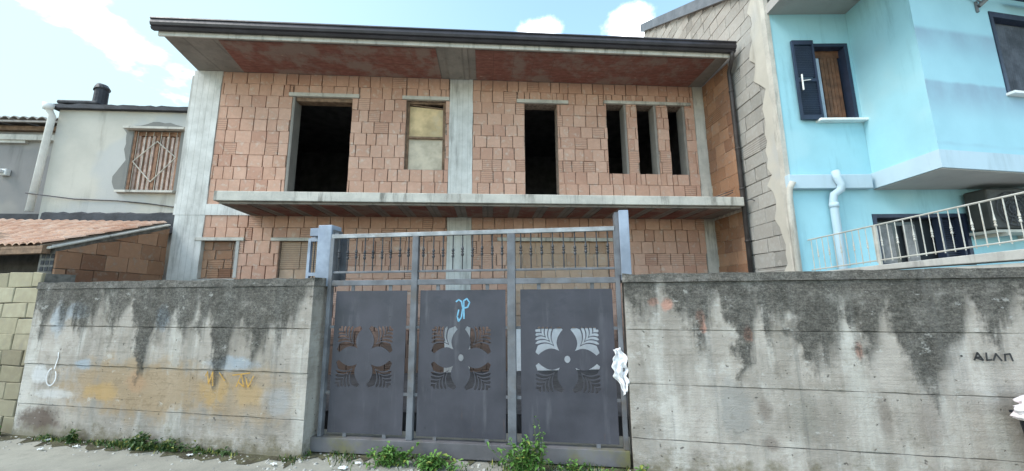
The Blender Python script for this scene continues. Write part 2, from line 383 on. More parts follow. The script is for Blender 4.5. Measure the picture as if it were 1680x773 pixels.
M['blue'] = m_plaster('sky blue house paint', (.33, .59, .665), (.19, .36, .42), .8, .8, (.37, .58, .63), .3)
def m_blue_stain():
    t = NT('sky blue paint with damp patches'); X = t.xyz(); z = X[2]
    n = t.noise(1.1, 6, .6); v = t.noise(1, 6, .6, t.mapv((1.6, 1.6, .9)))
    c = t.mix(t.ramp(n, .3, .7), (.35, .59, .67), (.31, .53, .61))
    saw = t.math('FRACT', t.math('DIVIDE', t.math('ADD', t.math('SUBTRACT', 5.47, z), t.math('MULTIPLY', v, .12)), .92))
    on = t.math('MULTIPLY', t.math('MULTIPLY', t.ramp(z, 5.45, 5.35), t.ramp(z, 3.6, 3.75)), t.math('MULTIPLY', t.ramp(X[0], 2.45, 1.95), t.ramp(v, .3, .6, .45, 1)))
    st = t.math('MULTIPLY', t.math('MULTIPLY', t.ramp(saw, 0, .06), t.ramp(saw, .75, .1)), on)
    c = t.mix(t.math('MULTIPLY', st, .9), c, (.25, .35, .44))
    return t.done(c, .85, t.bump(t.noise(60, 3, .6), .12, .003), spec=.2)
M['blue_stain'] = m_blue_stain()
M['band'] = m_plaster('pale blue band paint', (.46, .58, .65), (.3, .39, .44), .6, .8, None, .1)
M['bay_under'] = m_plaster('grey slab underside', (.4, .38, .36), (.3, .29, .28), .5, 1.2, None, .1)
M['white'] = simple('white paint', (.76, .76, .74), .1, 4, .55, 0, .08, .3, (.5, .48, .44), .3)
M['cream'] = simple('cream painted iron', (.43, .42, .38), .15, 9, .5, 0, .1, .4, (.4, .3, .2), .4)
M['shutter'] = simple('dark navy shutter paint', (.022, .032, .06), .25, 3, .5, 0, .05, .4)
M['wood'] = simple('varnished brown wood', (.14, .065, .035), .35, 8, .5, 0, .1, .4)
M['curtain'] = simple('pale blue grey curtain cloth', (.35, .42, .5), .2, 5, .9)
M['net'] = simple('grey net curtain', (.22, .22, .22), .25, 8, .9)
def m_glass():
    t = NT('dark window glass'); return t.done((.03, .035, .04), .08, None, spec=.5)
M['glass'] = m_glass()
M['plaster_old'] = m_plaster('old off-white render', (.5, .47, .41), (.27, .245, .21), .8, 1.3, (.38, .39, .4), 1.)
M['render_grey'] = m_plaster('bare grey cement render', (.25, .235, .225), (.14, .13, .12), .7, 1.1, (.34, .31, .27), .7)
M['cement_patch'] = m_plaster('rough grey cement patch', (.2, .195, .18), (.13, .125, .12), .5, 3, None, .7)
M['bitumen'] = simple('black bitumen felt', (.035, .036, .042), .35, 5, .7, 0, .4)
M['grey_sheet'] = simple('grey metal coping', (.15, .155, .165), .2, 3, .45, .3)
def m_tile(name, a, b, c3):
    t = NT(name); tn = t.tone()
    c = t.mix(tn[0], a, b); c = t.mix(t.ramp(t.noise(5, 6, .65), .48, .7, 0, .7), c, c3)
    return t.done(c, .8, t.bump(t.noise(50, 3, .6), .3, .004), spec=.25)
M['tile'] = m_tile('terracotta roof tile', (.38, .21, .14), (.5, .33, .24), (.56, .45, .37))
M['tile_grey'] = m_tile('grey weathered roof tile', (.24, .22, .2), (.34, .3, .27), (.16, .15, .14))
M['ply'] = simple('ochre weathered plywood', (.56, .42, .24), .25, 3, .85, 0, .15, .25, (.5, .42, .3), .6)
M['ply_grey'] = simple('washed out plywood', (.5, .43, .33), .2, 4, .85, 0, .15, .25, (.32, .28, .23), .5)
M['old_wood'] = simple('old grey brown timber', (.18, .115, .075), .35, 9, .85, 0, .3)
M['corr'] = simple('faded pinkish slats', (.5, .375, .32), .22, 9, .7, 0, .2, .3, (.3, .2, .15), .6)
M['corr_dark'] = simple('rusty slats', (.24, .13, .08), .35, 9, .8, 0, .3)
M['grille'] = simple('pale painted grille', (.46, .42, .36), .2, 8, .6, .1)
M['cloth'] = simple('white rag cloth', (.78, .77, .78), .1, 8, .9, 0, .25)
M['bag'] = simple('white plastic film', (.8, .74, .76), .12, 5, .35, 0, .2, .4, (.75, .5, .54), .5)
M['bin'] = simple('dark bin plastic', (.012, .013, .018), .2, 4, .5)
M['ac'] = simple('dark grey air conditioner casing', (.05, .05, .047), .2, 4, .6)
M['ac_light'] = simple('dusty beige bracket', (.42, .41, .36), .2, 6, .6)
M['paint_cyan'] = simple('pale blue spray', (.16, .36, .5), .2, 15, .7)
M['paint_black'] = simple('black spray', (.03, .03, .03), .2, 15, .8)
M['paint_white'] = simple('white chalky paint', (.62, .63, .64), .15, 15, .85)
M['paint_orange'] = simple('faded orange spray', (.45, .26, .06), .25, 15, .85)
M['paint_red'] = simple('faded red spray', (.5, .16, .09), .25, 15, .85)
M['leaf'] = m_leaf('fresh green leaf', (.045, .12, .02), (.13, .25, .05))
M['leaf_dark'] = m_leaf('dark green leaf', (.025, .06, .015), (.07, .13, .03))
M['stem'] = simple('green stem', (.1, .14, .05), .2, 10, .8)
M['paper'] = simple('white litter paper', (.75, .74, .72), .12, 12, .85)
M['stone'] = simple('pale rubble', (.4, .38, .34), .35, 14, .95, 0, .4)

def m_ground():
    t = NT('worn dusty asphalt'); n1 = t.noise(.8, 8, .65); n2 = t.noise(60, 5, .7); n3 = t.noise(5, 7, .7); n4 = t.noise(200, 2, .6)
    c = t.mix(t.ramp(n1, .3, .7), (.235, .225, .19), (.315, .3, .25))
    c = t.mix(t.ramp(n3, .45, .75, 0, .5), c, (.16, .153, .13))
    c = t.mix(t.ramp(n2, .5, .75, 0, .45), c, (.4, .375, .32))
    c = t.mix(t.ramp(n4, .6, .8, 0, .5), c, (.09, .09, .085))
    return t.done(c, .92, t.bump(t.math('ADD', n2, t.math('MULTIPLY', n3, 1.5)), .5, .008), spec=.2)
M['ground'] = m_ground()
def m_dirt():
    t = NT('dark earth and moss at the wall foot'); n = t.noise(6, 7, .7); n2 = t.noise(70, 4, .7)
    c = t.mix(t.ramp(n, .35, .65), (.06, .052, .036), (.11, .105, .06)); c = t.mix(t.ramp(n2, .55, .75, 0, .7), c, (.3, .28, .24))
    return t.done(c, .95, t.bump(n2, .8, .012), spec=.1)
M['dirt'] = m_dirt()
M['yard'] = simple('damp dark courtyard ground', (.035, .037, .042), .4, 2.5, .8, 0, .4)

# ------------------------------------------------------------------ frames of the place
F = Frame(0, 7.5, 4)            # unfinished house front
SL = Frame(-2.2, 4.16, -10.5)   # street wall west of the gate
SR = Frame(1.13, 3.80, -11)     # street wall east of the gate
G = Frame(0, 4.05, -7.5)        # gate leaf
B = Frame(4.46, 5.78, 0)        # blue house front
BF = Frame(5.75, 4.76, 9.5)     # front of its bay

# ------------------------------------------------------------------ ground
mb = MB(); mb.face([(-60, 40, 0), (60, 40, 0), (60, -60, 0), (-60, -60, 0)])
tag(mb.build('street', M['ground']), kind='structure')
mb = MB()
yl = [(-6.3, 5.75), (-2.2, 5.0), (1.15, 4.75), (4.4, 4.1), (4.4, 7.75), (-6.45, 7.05)]
mb.prism([(x, -y) for x, y in yl], -.1, .22)
tag(mb.build('courtyard', M['yard']), kind='structure')

def strip(fr, u0, u1, wa, wb, seed, z=.004):
    rnd = random.Random(seed); m = MB(); n = 40; prev = None
    for i in range(n + 1):
        u = u0 + (u1 - u0) * i / n; e = wb * rnd.uniform(.35, 1.25)
        cur = ((u, wa, z), (u, wa + e, z))
        if prev: m.face([prev[0], prev[1], cur[1], cur[0]])
        prev = cur
    return m
o = place(strip(SL, -4.3, 0, -.01, .2, 3).build('wall_foot_dirt', M['dirt']), SL); tag(o, kind='structure')
o = place(strip(G, -2.4, 1.2, -.3, .42, 5, .008).build('gate_foot_dirt', M['dirt']), G); tag(o, kind='structure')

# ------------------------------------------------------------------ unfinished brick house
rnd = random.Random(11)
house = thing('brick_house', F, -1, 0, 'unfinished two storey house of bare orange hollow blocks with a concrete balcony and dark gutter', 'house')
DOOR1 = (-4.55, -3.34, 3.45, 5.77); DOOR2 = (.29, 1.0, 3.45, 5.77); WIN = (-2.22, -1.40, 4.24, 5.77)
SLITS = [(2.10, 2.54, 4.21, 5.81), (2.78, 3.22, 4.21, 5.81), (3.49, 3.88, 4.21, 5.81)]
SMALL = (-6.0, -5.34, 2.02, 2.73); GD = (-4.54, -3.5, 0, 2.73); GD2 = (-.1, 2.0, 0, 2.74)
LINT = [(-4.62, -3.2, 5.77, 5.855), (-2.31, -1.32, 5.77, 5.855), (.12, 1.25, 5.77, 5.855), (2.04, 4.02, 5.81, 5.885),
        (-6.1, -5.2, 2.73, 2.80), (-4.7, -3.35, 2.73, 2.80), (-.3, 2.2, 2.74, 2.82)]
openings = [DOOR1, DOOR2, WIN, *SLITS, SMALL, GD, GD2]
mb = MB()
mb.wall(-6.46, 4.30, 0, 6.28, -.27, -.012, openings + [(-1.28, -.86, 0, 6.28), (4.12, 4.31, 0, 6.28)], 0)
cut = openings + LINT + [(-1.31, -.83, 0, 7), (-9, -5.98, 0, 7), (4.10, 9, 0, 7), (-9, 9, 3.24, 3.45)]
brickwork(mb, -5.98, -1.31, 3.45, 6.28, cut, 0, rnd, 1)
brickwork(mb, -.83, 4.10, 3.45, 6.28, cut, 0, rnd, 1)
brickwork(mb, -5.98, -1.31, 0, 3.24, cut, 0, rnd, 1)
brickwork(mb, -.83, 4.10, 0, 3.24, cut, 0, rnd, 1)
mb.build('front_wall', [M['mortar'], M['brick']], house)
# concrete skeleton
def pillar(u0, u1, w0, w1, z0, z1):
    m = MB(); n = 14; r2 = random.Random(int(u0 * 100))
    zs = [z0 + (z1 - z0) * i / n for i in range(n + 1)]
    for i in range(n):
        a = [r2.uniform(-.006, .006) for _ in range(2)] if i == 0 else nxt
        nxt = [r2.uniform(-.006, .006) for _ in range(2)]
        m.hexa([(u0 + a[0], w0, zs[i]), (u1 + a[1], w0, zs[i]), (u1 + a[1], w1, zs[i]), (u0 + a[0], w1, zs[i]),
                (u0 + nxt[0], w0, zs[i + 1]), (u1 + nxt[1], w0, zs[i + 1]), (u1 + nxt[1], w1, zs[i + 1]), (u0 + nxt[0], w1, zs[i + 1])])
    bad = [k for k, f in enumerate(m.f) if k % 6 in (0, 1) and not (k == 0 or k == len(m.f) - 5)]
    for k in reversed(bad): del m.f[k]; del m.m[k]; del m.c[k]
    return m
pillar(-6.52, -5.975, -.3, .03, 0, 3.235).build('pillar', M['pillar'], house)
pillar(-6.52, -5.975, -.3, .03, 3.455, 6.278).build('pillar', M['pillar'], house)
pillar(-1.315, -.825, -.3, .03, 0, 3.235).build('pillar', M['pillar'], house)
pillar(-1.315, -.825, -.3, .03, 3.455, 6.278).build('pillar', M['pillar'], house)
pillar(4.10, 4.325, -.3, .026, 3.455, 6.278).build('pillar', M['edge'], house)
pillar(4.10, 4.325, -.3, .026, 0, 3.235).build('pillar', M['edge'], house)
mb = MB(); mb.box(-6.61, -6.525, -.28, -.03, 3.46, 6.2); mb.build('wall_end', M['concrete'], house)
mb = MB(); mb.box(-6.56, 4.35, -.30, .035, 3.235, 3.455); mb.build('floor_beam', M['pillar'], house)
for (a, b, c, d) in LINT:
    m = MB(); m.box(a, b, -.26, .045, c + .003, d - .003); m.build('lintel', M['edge'], house, bevel=.005)
# concrete jambs left of the wide doorway
mb = MB(); mb.box(DOOR1[0] + .002, DOOR1[0] + .055, -.25, .012, 3.46, 5.765); mb.build('door_jamb', M['under'], house)
mb = MB(); mb.box(DOOR1[0] + .06, DOOR1[1] - .002, -.2, -.02, 5.69, 5.765); mb.build('door_head_board', M['old_wood'], house)
mb = MB()
for s in SLITS:
    mb.box(s[1] - .05, s[1] - .002, -.25, .0, s[2] + .003, s[3] - .003)
mb.build('slit_jamb', M['under'], house)
# boarded window
w = MB(); a, b, c, d = WIN
for q in ((a + .003, a + .05, c + .003, d - .003), (b - .06, b - .003, c + .003, d - .003), (a + .051, b - .061, d - .05, d - .003), (a + .051, b - .061, c + .7, c + .745)):
    w.box(q[0], q[1], -.13, -.06, q[2], q[3])
win = w.build('window', M['old_wood'], house)
p = MB(); p.hexa([(a + .05, -.11, c + .745), (b - .06, -.11, c + .745), (b - .06, -.10, c + .745), (a + .05, -.10, c + .745),
                  (a + .05, -.11, d - .09), (b - .06, -.11, d - .15), (b - .06, -.10, d - .15), (a + .05, -.10, d - .09)])
p.build('upper_board', M['ply'], win)
p = MB(); p.box(a + .05, b - .06, -.12, -.11, c + .005, c + .7); p.build('lower_board', M['ply_grey'], win)
p = MB(); p.hexa([(a + .05, -.09, d - .07), (b - .06, -.09, d - .16), (b - .06, -.075, d - .16), (a + .05, -.075, d - .07),
                  (a + .05, -.09, d - .055), (b - .06, -.09, d - .13), (b - .06, -.075, d - .13), (a + .05, -.075, d - .055)])
p.build('slipped_batten', M['old_wood'], win)
# bricked-up ground floor openings
mb = MB(); mb.wall(SMALL[0], SMALL[1], SMALL[2], SMALL[3], -.2, -.08, (), 0)
brickwork(mb, SMALL[0], SMALL[1], SMALL[2], SMALL[3], [(SMALL[1] - .09, 9, 2.2, 9)], -.08, rnd, 1, .17, (.3, .34, .22), .02, .02, .5, .012)
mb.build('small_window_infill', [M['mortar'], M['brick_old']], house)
mb = MB(); mb.box(SMALL[0] - .05, SMALL[1] + .05, -.1, .05, SMALL[2] - .09, SMALL[2] - .02); mb.box(SMALL[1] - .0, SMALL[1] + .06, -.1, .03, SMALL[2], SMALL[3])
mb.build('small_window_frame', M['concrete'], house)
mb = MB(); mb.wall(GD[0], GD[1], 0, GD[3], -.2, -.07, (), 0)
brickwork(mb, GD[0], GD[1], 0, GD[3], [], -.07, rnd, 1, .5, (.5, .55), .012, .02, 0)
mb.build('doorway_infill', [M['mortar_pale'], M['brick_pale']], house)
mb = MB(); mb.wall(GD2[0], GD2[1], 1.0, GD2[3], -.2, -.07, (), 0)
brickwork(mb, GD2[0], GD2[1], 1.0, GD2[3], [], -.07, rnd, 1, .25, (.3, .33, .25), .01, .02, 0)
mb.build('wide_doorway_infill', [M['mortar_pale'], M['brick_pale']], house)
mb = MB(); mb.box(GD2[0] + .01, GD2[1] - .01, -.16, -.04, .02, .995); mb.build('white_board', M['white'], house)
# side wall at the east end, towards the street (under the eave and under the balcony)
mb = MB()
sw = Frame(0, 0, 0)
def side_blocks(m, w0, w1, z0, z1, uu, rr, mi):
    tmp = MB(); brickwork(tmp, w0, w1, z0, z1, [], 0, rr, mi, .25, (.25, .27, .3), .007, .012, .03)
    # brickwork lies in (u, z); turn it so that it faces west (-u)
    for f, mm, cc in zip(tmp.f, tmp.m, tmp.c):
        m.face([(uu - (-tmp.v[i][1]), tmp.v[i][0], tmp.v[i][2]) for i in f], mm, cc)
mb.box(4.335, 4.36, .0, .93, 0, 6.27)
side_blocks(mb, .03, .93, 3.455, 6.27, 4.335, rnd, 1)
side_blocks(mb, .03, .93, 0, 3.2, 4.335, rnd, 1)
mb.build('side_wall', [M['mortar_pale'], M['brick_old']], house)
# balcony slab with pale edge, ribbed underside
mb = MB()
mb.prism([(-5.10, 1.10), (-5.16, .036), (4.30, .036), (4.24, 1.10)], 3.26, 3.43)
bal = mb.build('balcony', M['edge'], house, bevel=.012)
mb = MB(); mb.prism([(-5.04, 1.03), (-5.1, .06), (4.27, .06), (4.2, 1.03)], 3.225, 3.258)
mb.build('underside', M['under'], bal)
mb = MB()
r3 = random.Random(4)
u = -4.9
while u < 4.0:
    mb.box(u, u + .3, .08, 1.0, 3.213, 3.2235); u += .5
mb.build('tile_strip', M['soffit'], bal)
# eave
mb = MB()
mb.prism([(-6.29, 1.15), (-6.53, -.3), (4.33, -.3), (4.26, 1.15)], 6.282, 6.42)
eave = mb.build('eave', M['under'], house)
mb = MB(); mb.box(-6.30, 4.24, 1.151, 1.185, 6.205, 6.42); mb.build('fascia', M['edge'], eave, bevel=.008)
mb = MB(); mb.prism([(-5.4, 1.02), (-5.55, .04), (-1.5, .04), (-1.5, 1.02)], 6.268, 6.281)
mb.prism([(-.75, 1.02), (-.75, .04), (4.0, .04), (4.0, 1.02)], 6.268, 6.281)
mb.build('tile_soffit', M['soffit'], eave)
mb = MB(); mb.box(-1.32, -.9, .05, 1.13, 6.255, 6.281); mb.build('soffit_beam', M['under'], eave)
# gutter with a stepped face, and the roof behind it
mb = MB()
mb.profile([(1.19, 6.285), (1.25, 6.275), (1.275, 6.31), (1.262, 6.325), (1.29, 6.34), (1.305, 6.38), (1.295, 6.44), (1.312, 6.452), (1.305, 6.478), (1.275, 6.474), (1.265, 6.40), (1.2, 6.39), (1.19, 6.46)], -6.36, 4.28)
gut = mb.build('gutter', M['gutter'], house)
mb = MB()
mb.poly([(-6.42, 1.15, 6.46), (4.28, 1.15, 6.46), (4.28, -3.6, 7.9), (-6.6, -3.6, 7.9), (-6.6, -8.4, 6.5), (4.28, -8.4, 6.5),
         (-6.42, 1.15, 6.425), (4.28, 1.15, 6.425), (4.28, -8.4, 6.40), (-6.6, -8.4, 6.40)],
        [(0, 1, 2, 3), (3, 2, 5, 4), (6, 7, 1, 0), (9, 6, 0, 3, 4), (7, 8, 5, 2, 1), (8, 9, 4, 5), (6, 9, 8, 7)])
mb.build('roof', M['tile'], house)
# downpipe
mb = MB()
mb.tube([(4.22, 1.235, 6.29), (4.22, 1.225, 6.2), (4.26, 1.10, 6.1), (4.30, .98, 6.02), (4.31, .975, 5.9), (4.31, .975, 0.05)], .04, 10)
for z in (5.6, 4.4, 3.6, 2.6): mb.tube([(4.31, .975, z), (4.31, .975, z + .04)], .048, 10)
mb.build('downpipe', M['pipe_dark'], house, smooth=True)
# rooms and the other walls, so that the openings are dark
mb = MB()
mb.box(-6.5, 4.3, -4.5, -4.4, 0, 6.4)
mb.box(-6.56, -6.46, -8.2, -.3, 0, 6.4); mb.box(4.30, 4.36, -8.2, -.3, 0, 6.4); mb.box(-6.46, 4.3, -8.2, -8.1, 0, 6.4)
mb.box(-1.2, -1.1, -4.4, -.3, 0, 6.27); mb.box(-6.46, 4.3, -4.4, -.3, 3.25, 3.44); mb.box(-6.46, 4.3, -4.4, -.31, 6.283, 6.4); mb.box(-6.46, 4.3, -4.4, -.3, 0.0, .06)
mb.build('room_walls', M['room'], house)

mb = MB()
for p_ in ([(3.72, .95, 3.44), (3.86, .98, 3.49), (4.05, .98, 3.56), (4.15, .95, 3.6)], [(3.8, .9, 3.44), (4.02, .96, 3.50), (4.12, .98, 3.55)], [(4.25, 1.05, 3.36), (4.33, 1.16, 3.37), (4.40, 1.18, 3.33)]): mb.tube(p_, .008, 6)
mb.build('rebar', M['iron_dark'], house)
# ------------------------------------------------------------------ blue house
blue = thing('blue_house', B, 2, 0, 'sky blue painted house with a projecting bay and a bare block side wall', 'house')
WU = (.64, 1.30, 4.48, 5.88); WL = (1.25, 2.74, 2.07, 2.89)
mb = MB(); mb.wall(0.02, 7, 0, 6.448, -.3, 0, [WU, WL]); mb.build('front_wall', M['blue'], blue)
mb = MB()   # side wall of the blocks: u = 0 plane, running back
sd = MB(); r4 = random.Random(21)
tmp = MB(); brickwork(tmp, -5.4, -.14, 0, 10.2, [], 0, r4, 1, .26, (.5, .5, .48, .3), .012, .012, 0, .009, .006, .8)
def zroof(w): return 7.02 + (-w) * .615
for f, mm, cc in zip(tmp.f, tmp.m, tmp.c):
    pts = [(-(-tmp.v[i][1]) + .005, tmp.v[i][0], tmp.v[i][2]) for i in f]
    if min(zroof(p[1]) - p[2] for p in pts) > .02: sd.face(pts, mm, cc)
    elif min(zroof(p[1]) - p[2] for p in pts) > -.3 : sd.face([(p[0], p[1], min(p[2], zroof(p[1]) - .01)) for p in pts], mm, cc)
sd.poly([(.005, -.04, 0), (.005, -5.4, 0), (.005, -5.4, zroof(-5.4)), (.005, -.04, zroof(-.04)),
         (.25, -.04, 0), (.25, -5.4, 0), (.25, -5.4, zroof(-5.4)), (.25, -.04, zroof(-.04))],
        [(0, 1, 2, 3), (7, 6, 5, 4), (0, 4, 5, 1), (1, 5, 6, 2), (2, 6, 7, 3), (3, 7, 4, 0)], 0)
sd.build('block_side_wall', [M['mortar_grey'], M['cblock']], blue, merge=False)
# smeared cement render lapping round the corner
mb = MB(); r5 = random.Random(8); n = 46; prev = None
for i in range(n + 1):
    z = 7.0 * i / n; e = -.30 - r5.uniform(-.06, .1) - (.14 if 5.2 < z < 6.2 else 0) - .06 * math.sin(z * 2.1)
    cur = (z, e)
    if prev:
        mb.poly([(-.03, -.05, prev[0]), (-.03, prev[1], prev[0]), (-.03, e, z), (-.03, -.05, z), (.0, -.05, prev[0]), (.0, prev[1] - .02, prev[0]), (.0, e - .02, z), (.0, -.05, z)],
                [(0, 1, 2, 3), (1, 5, 6, 2), (0, 3, 7, 4)])
    prev = cur
mb.build('render_lap', M['plaster_old'], blue)
mb = MB(); prev = None
for i in range(n + 1):
    z = 6.95 * i / n; e = -.10 - r5.uniform(-.02, .03); cur = (z, e)
    if prev:
        mb.poly([(-.045, .012, prev[0]), (-.045, prev[1], prev[0]), (-.045, e, z), (-.045, .012, z), (.03, .012, prev[0]), (.03, .012, z), (-.02, e - .01, z), (-.02, prev[1] - .01, prev[0])],
                [(0, 1, 2, 3), (0, 3, 5, 4), (1, 7, 6, 2)])
    prev = cur
mb.build('corner_strip', M['edge'], blue)
# band round the floor level; bay
mb = MB(); mb.box(-.06, 1.26, .002, .10, 3.29, 3.52); mb.build('floor_band', M['band'], blue, bevel=.01)
bc = (1.29, 1.02)  # corner of the bay at u, w
fd = (math.cos(BF.yaw), math.sin(-BF.yaw))
be = (bc[0] + 4.6 * fd[0], bc[1] + 4.6 * fd[1])
bayp = [(1.36, .002), bc, be, (be[0] + .1, .002)]
mb = MB()
zt = 6.448
mb.poly([(*bayp[0], 3.40), (*bc, 3.40), (*bc, zt), (*bayp[0], zt)], [(0, 1, 2, 3)])
mb.build('bay_side', M['blue'], blue)
mb = MB()
HW = (1.46, 2.75, 4.50, 5.83)
mb.wall(0.07, 4.6, 3.40, zt, -.2, 0, [HW]); mb.box(0, .07, -.003, 0, 3.40, zt)
bayf = mb.build('bay_front', M['blue_stain'], blue)
bayf.location = (blue['shift'][0] + bc[0], blue['shift'][1] - bc[1], 0); bayf.rotation_euler = (0, 0, BF.yaw)
mb = MB()
ins = [(1.37, .002), (bc[0] + .0, bc[1] + .0), (be[0], be[1]), (be[0] + .1, .002)]
ins2 = [(1.33, .002), (bc[0] - .025, bc[1] + .02), (be[0] + .03, be[1] + .03), (be[0] + .15, .002)]
mb.prism(ins2, 3.30, 3.55)
bd = mb.build('bay_band', M['band'], blue)
mb = MB(); mb.prism([(1.36, .003), (bc[0], bc[1] - .01), (be[0], be[1]), (be[0], .003)], 3.285, 3.298); mb.build('bay_underside', M['bay_under'], blue)
# eaves over the front, roof, rake coping
mb = MB(); mb.box(-.01, 7.4, -.3, 1.75, 6.45, 6.62); mb.build('eave', M['bay_under'], blue)
mb = MB(); mb.poly([(.03, 1.8, 6.63), (7.5, 1.8, 6.63), (7.5, -5.4, 10.3), (.03, -5.4, 10.3), (.03, -10.4, 7.2), (7.5, -10.4, 7.2)],
                   [(0, 1, 2, 3), (3, 2, 5, 4)])
mb.build('roof', M['tile'], blue)
mb = MB()
mb.poly([(-.10, -5.45, zroof(-5.45) - .02), (-.10, -.1, zroof(-.1) - .02), (-.10, -.1, zroof(-.1) + .26), (-.10, -5.45, zroof(-5.45) + .26),
         (.02, -5.45, zroof(-5.45) - .02), (.02, -.1, zroof(-.1) - .02), (.02, -.1, zroof(-.1) + .26), (.02, -5.45, zroof(-5.45) + .26)],
        [(0, 1, 2, 3), (4, 7, 6, 5), (0, 4, 5, 1), (3, 2, 6, 7), (0, 3, 7, 4), (1, 5, 6, 2)])
mb.build('rake_coping', M['grey_sheet'], blue)
mb = MB(); mb.box(.02, 7, -10.4, -10.2, 0, 7); mb.box(6.9, 7.0, -10.2, -.3, 0, 6.4); mb.box(.02, .2, -10.2, -5.4, 0, 7.5)
mb.box(.25, 6.9, -3.3, -3.2, 0, 6.6); mb.box(.25, 6.9, -3.2, -.3, 3.2, 3.3)
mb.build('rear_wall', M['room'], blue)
# windows
def casement(parent, q, w, name='window', dark=True):
    m = MB(); a, b, c, d = q; t = .06
    for r_ in ((a + .002, a + t, c + .002, d - .002), (b - t, b - .002, c + .002, d - .002), (a + t + .001, b - t - .001, d - t, d - .002), (a + t + .001, b - t - .001, c + .002, c + t * .6)):
        m.box(r_[0], r_[1], w - .16, w + .012, r_[2], r_[3])
    f = m.build(name, M['shutter'], parent)
    return f
win = casement(blue, WU, 0)
m = MB(); a, b, c, d = WU; m.box(a + .06, b - .06, -.15, -.14, c + .04, d - .06); m.build('pane', M['glass'], win)
m = MB(); m.box(a + .06, a + .24, -.135, -.11, c + .04, d - .2); m.build('curtain', M['curtain'], win)
m = MB()
for i in range(5): m.box(a + .25 + i * .062, a + .305 + i * .062, -.135, -.10, c + .04, d - .2)
m.box(a + .06, b - .06, -.135, -.115, d - .19, d - .06)
m.build('wooden_shutter', M['wood'], win)
m = MB(); m.box(a - .06, b + .12, -.02, .11, c - .045, c - .003); m.build('sill', M['white'], win, bevel=.006)
m = MB(); m.box(.31, .34, .03, .07, c - .01, d + .02); m.box(.64, .67, .03, .07, c - .01, d + .02); m.box(.341, .639, .03, .07, d - .06, d + .02); m.box(.341, .639, .03, .07, c - .01, c + .07); m.box(.341, .639, .03, .068, c + .66, c + .72)
k = c + .08
while k < d - .08:
    if not (c + .63 < k < c + .73):
        m.hexa([(.341, .035, k), (.639, .035, k), (.639, .042, k - .006), (.341, .042, k - .006), (.341, .055, k + .026), (.639, .055, k + .026), (.639, .062, k + .02), (.341, .062, k + .02)])
    k += .032
sh = m.build('shutter', M['shutter'], win)
m = MB(); m.tube([(.385, .085, c + .5), (.39, .085, c + .78)], .012, 6); m.tube([(.385, .09, c + .66), (.52, .09, c + .68)], .008, 6); m.build('handle', M['white'], sh)
win = casement(blue, WL, 0)
a, b, c, d = WL
m = MB(); m.box(a + .06, b - .06, -.2, -.19, c + .04, d - .06); m.build('pane', M['glass'], win)
m = MB()
for x0, x1 in ((a + .2, a + .42), (a + .62, a + .80)):
    k = x0
    while k < x1: m.tube([(k, -.14, c + .04), (k, -.145, d - .15)], .014, 6); k += .024
m.build('net_curtain', M['net'], win)
m = MB(); m.box(b - .42, b - .39, -.12, .0, c + .03, d - .06); m.box(b - .12, b - .09, -.12, .0, c + .03, d - .06)
k = c + .06
while k < d - .1: m.box(b - .389, b - .121, -.1, -.07, k, k + .018); k += .034
m.box(b - .389, b - .121, -.12, -.105, c + .03, d - .06)
m.build('louvred_shutter', M['shutter'], win)
m = MB(); t = .06; a, b, c, d = HW
m.box(a + .002, a + t, -.14, .012, c + .002, d - .002); m.box(b - t, b - .002, -.14, .012, c + .002, d - .002); m.box(a + t + .001, b - t - .001, -.14, .012, d - .09, d - .002); m.box(a + t + .001, b - t - .001, -.14, .0, c + .002, c + .04)
win = m.build('window', M['shutter'], bayf)
m = MB(); m.box(a + .06, b - .06, -.13, -.12, c + .04, d - .09); m.build('pane', M['glass'], bayf)
m = MB()
k = a + .1
while k < b - .1: m.tube([(k, -.1, c + .04), (k + .01, -.1, d - .1)], .02, 6); k += .045
m.build('dark_curtain', M['curtain'], bayf).data.materials[0] = simple('dim curtain cloth', (.09, .1, .12), .3, 5, .9)
m = MB(); m.box(a - .02, b + .05, -.02, .09, c - .04, c - .003); m.build('sill', M['white'], bayf)
m = MB(); m.tube([(1.24, .03, 5.86), (1.34, .12, 5.98), (1.44, .3, 6.2)], .03, 8); m.tube([(1.24, .01, 5.78), (1.24, .01, 5.95)], .02, 8); m.tube([(1.05, .04, 6.05), (1.3, .05, 5.9)], .012, 6)
m.build('awning_bracket', M['grey_sheet'], bayf)
m = MB(); m.box(1.75, 2.9, .1, .5, 5.98, 6.03); m.build('awning_box', M['shutter'], bayf)
# drain pipe over the band
m = MB(); m.tube([(.66, .13, 3.56), (.66, .15, 3.44), (.70, .16, 3.34), (.70, .14, 3.26), (.62, .09, 3.19), (.61, .07, 3.08), (.62, .07, .1)], .055, 12)
m.tube([(.615, .07, 2.98), (.615, .07, 3.06)], .064, 12)
m.build('drain_pipe', M['band'], blue, smooth=True)
m = MB(); m.tube([(-.02, .12, 3.40), (-.05, .07, 3.3), (-.05, .03, 3.1), (-.05, .03, 0)], .045, 10); m.build('corner_pipe', M['edge'], blue, smooth=True)

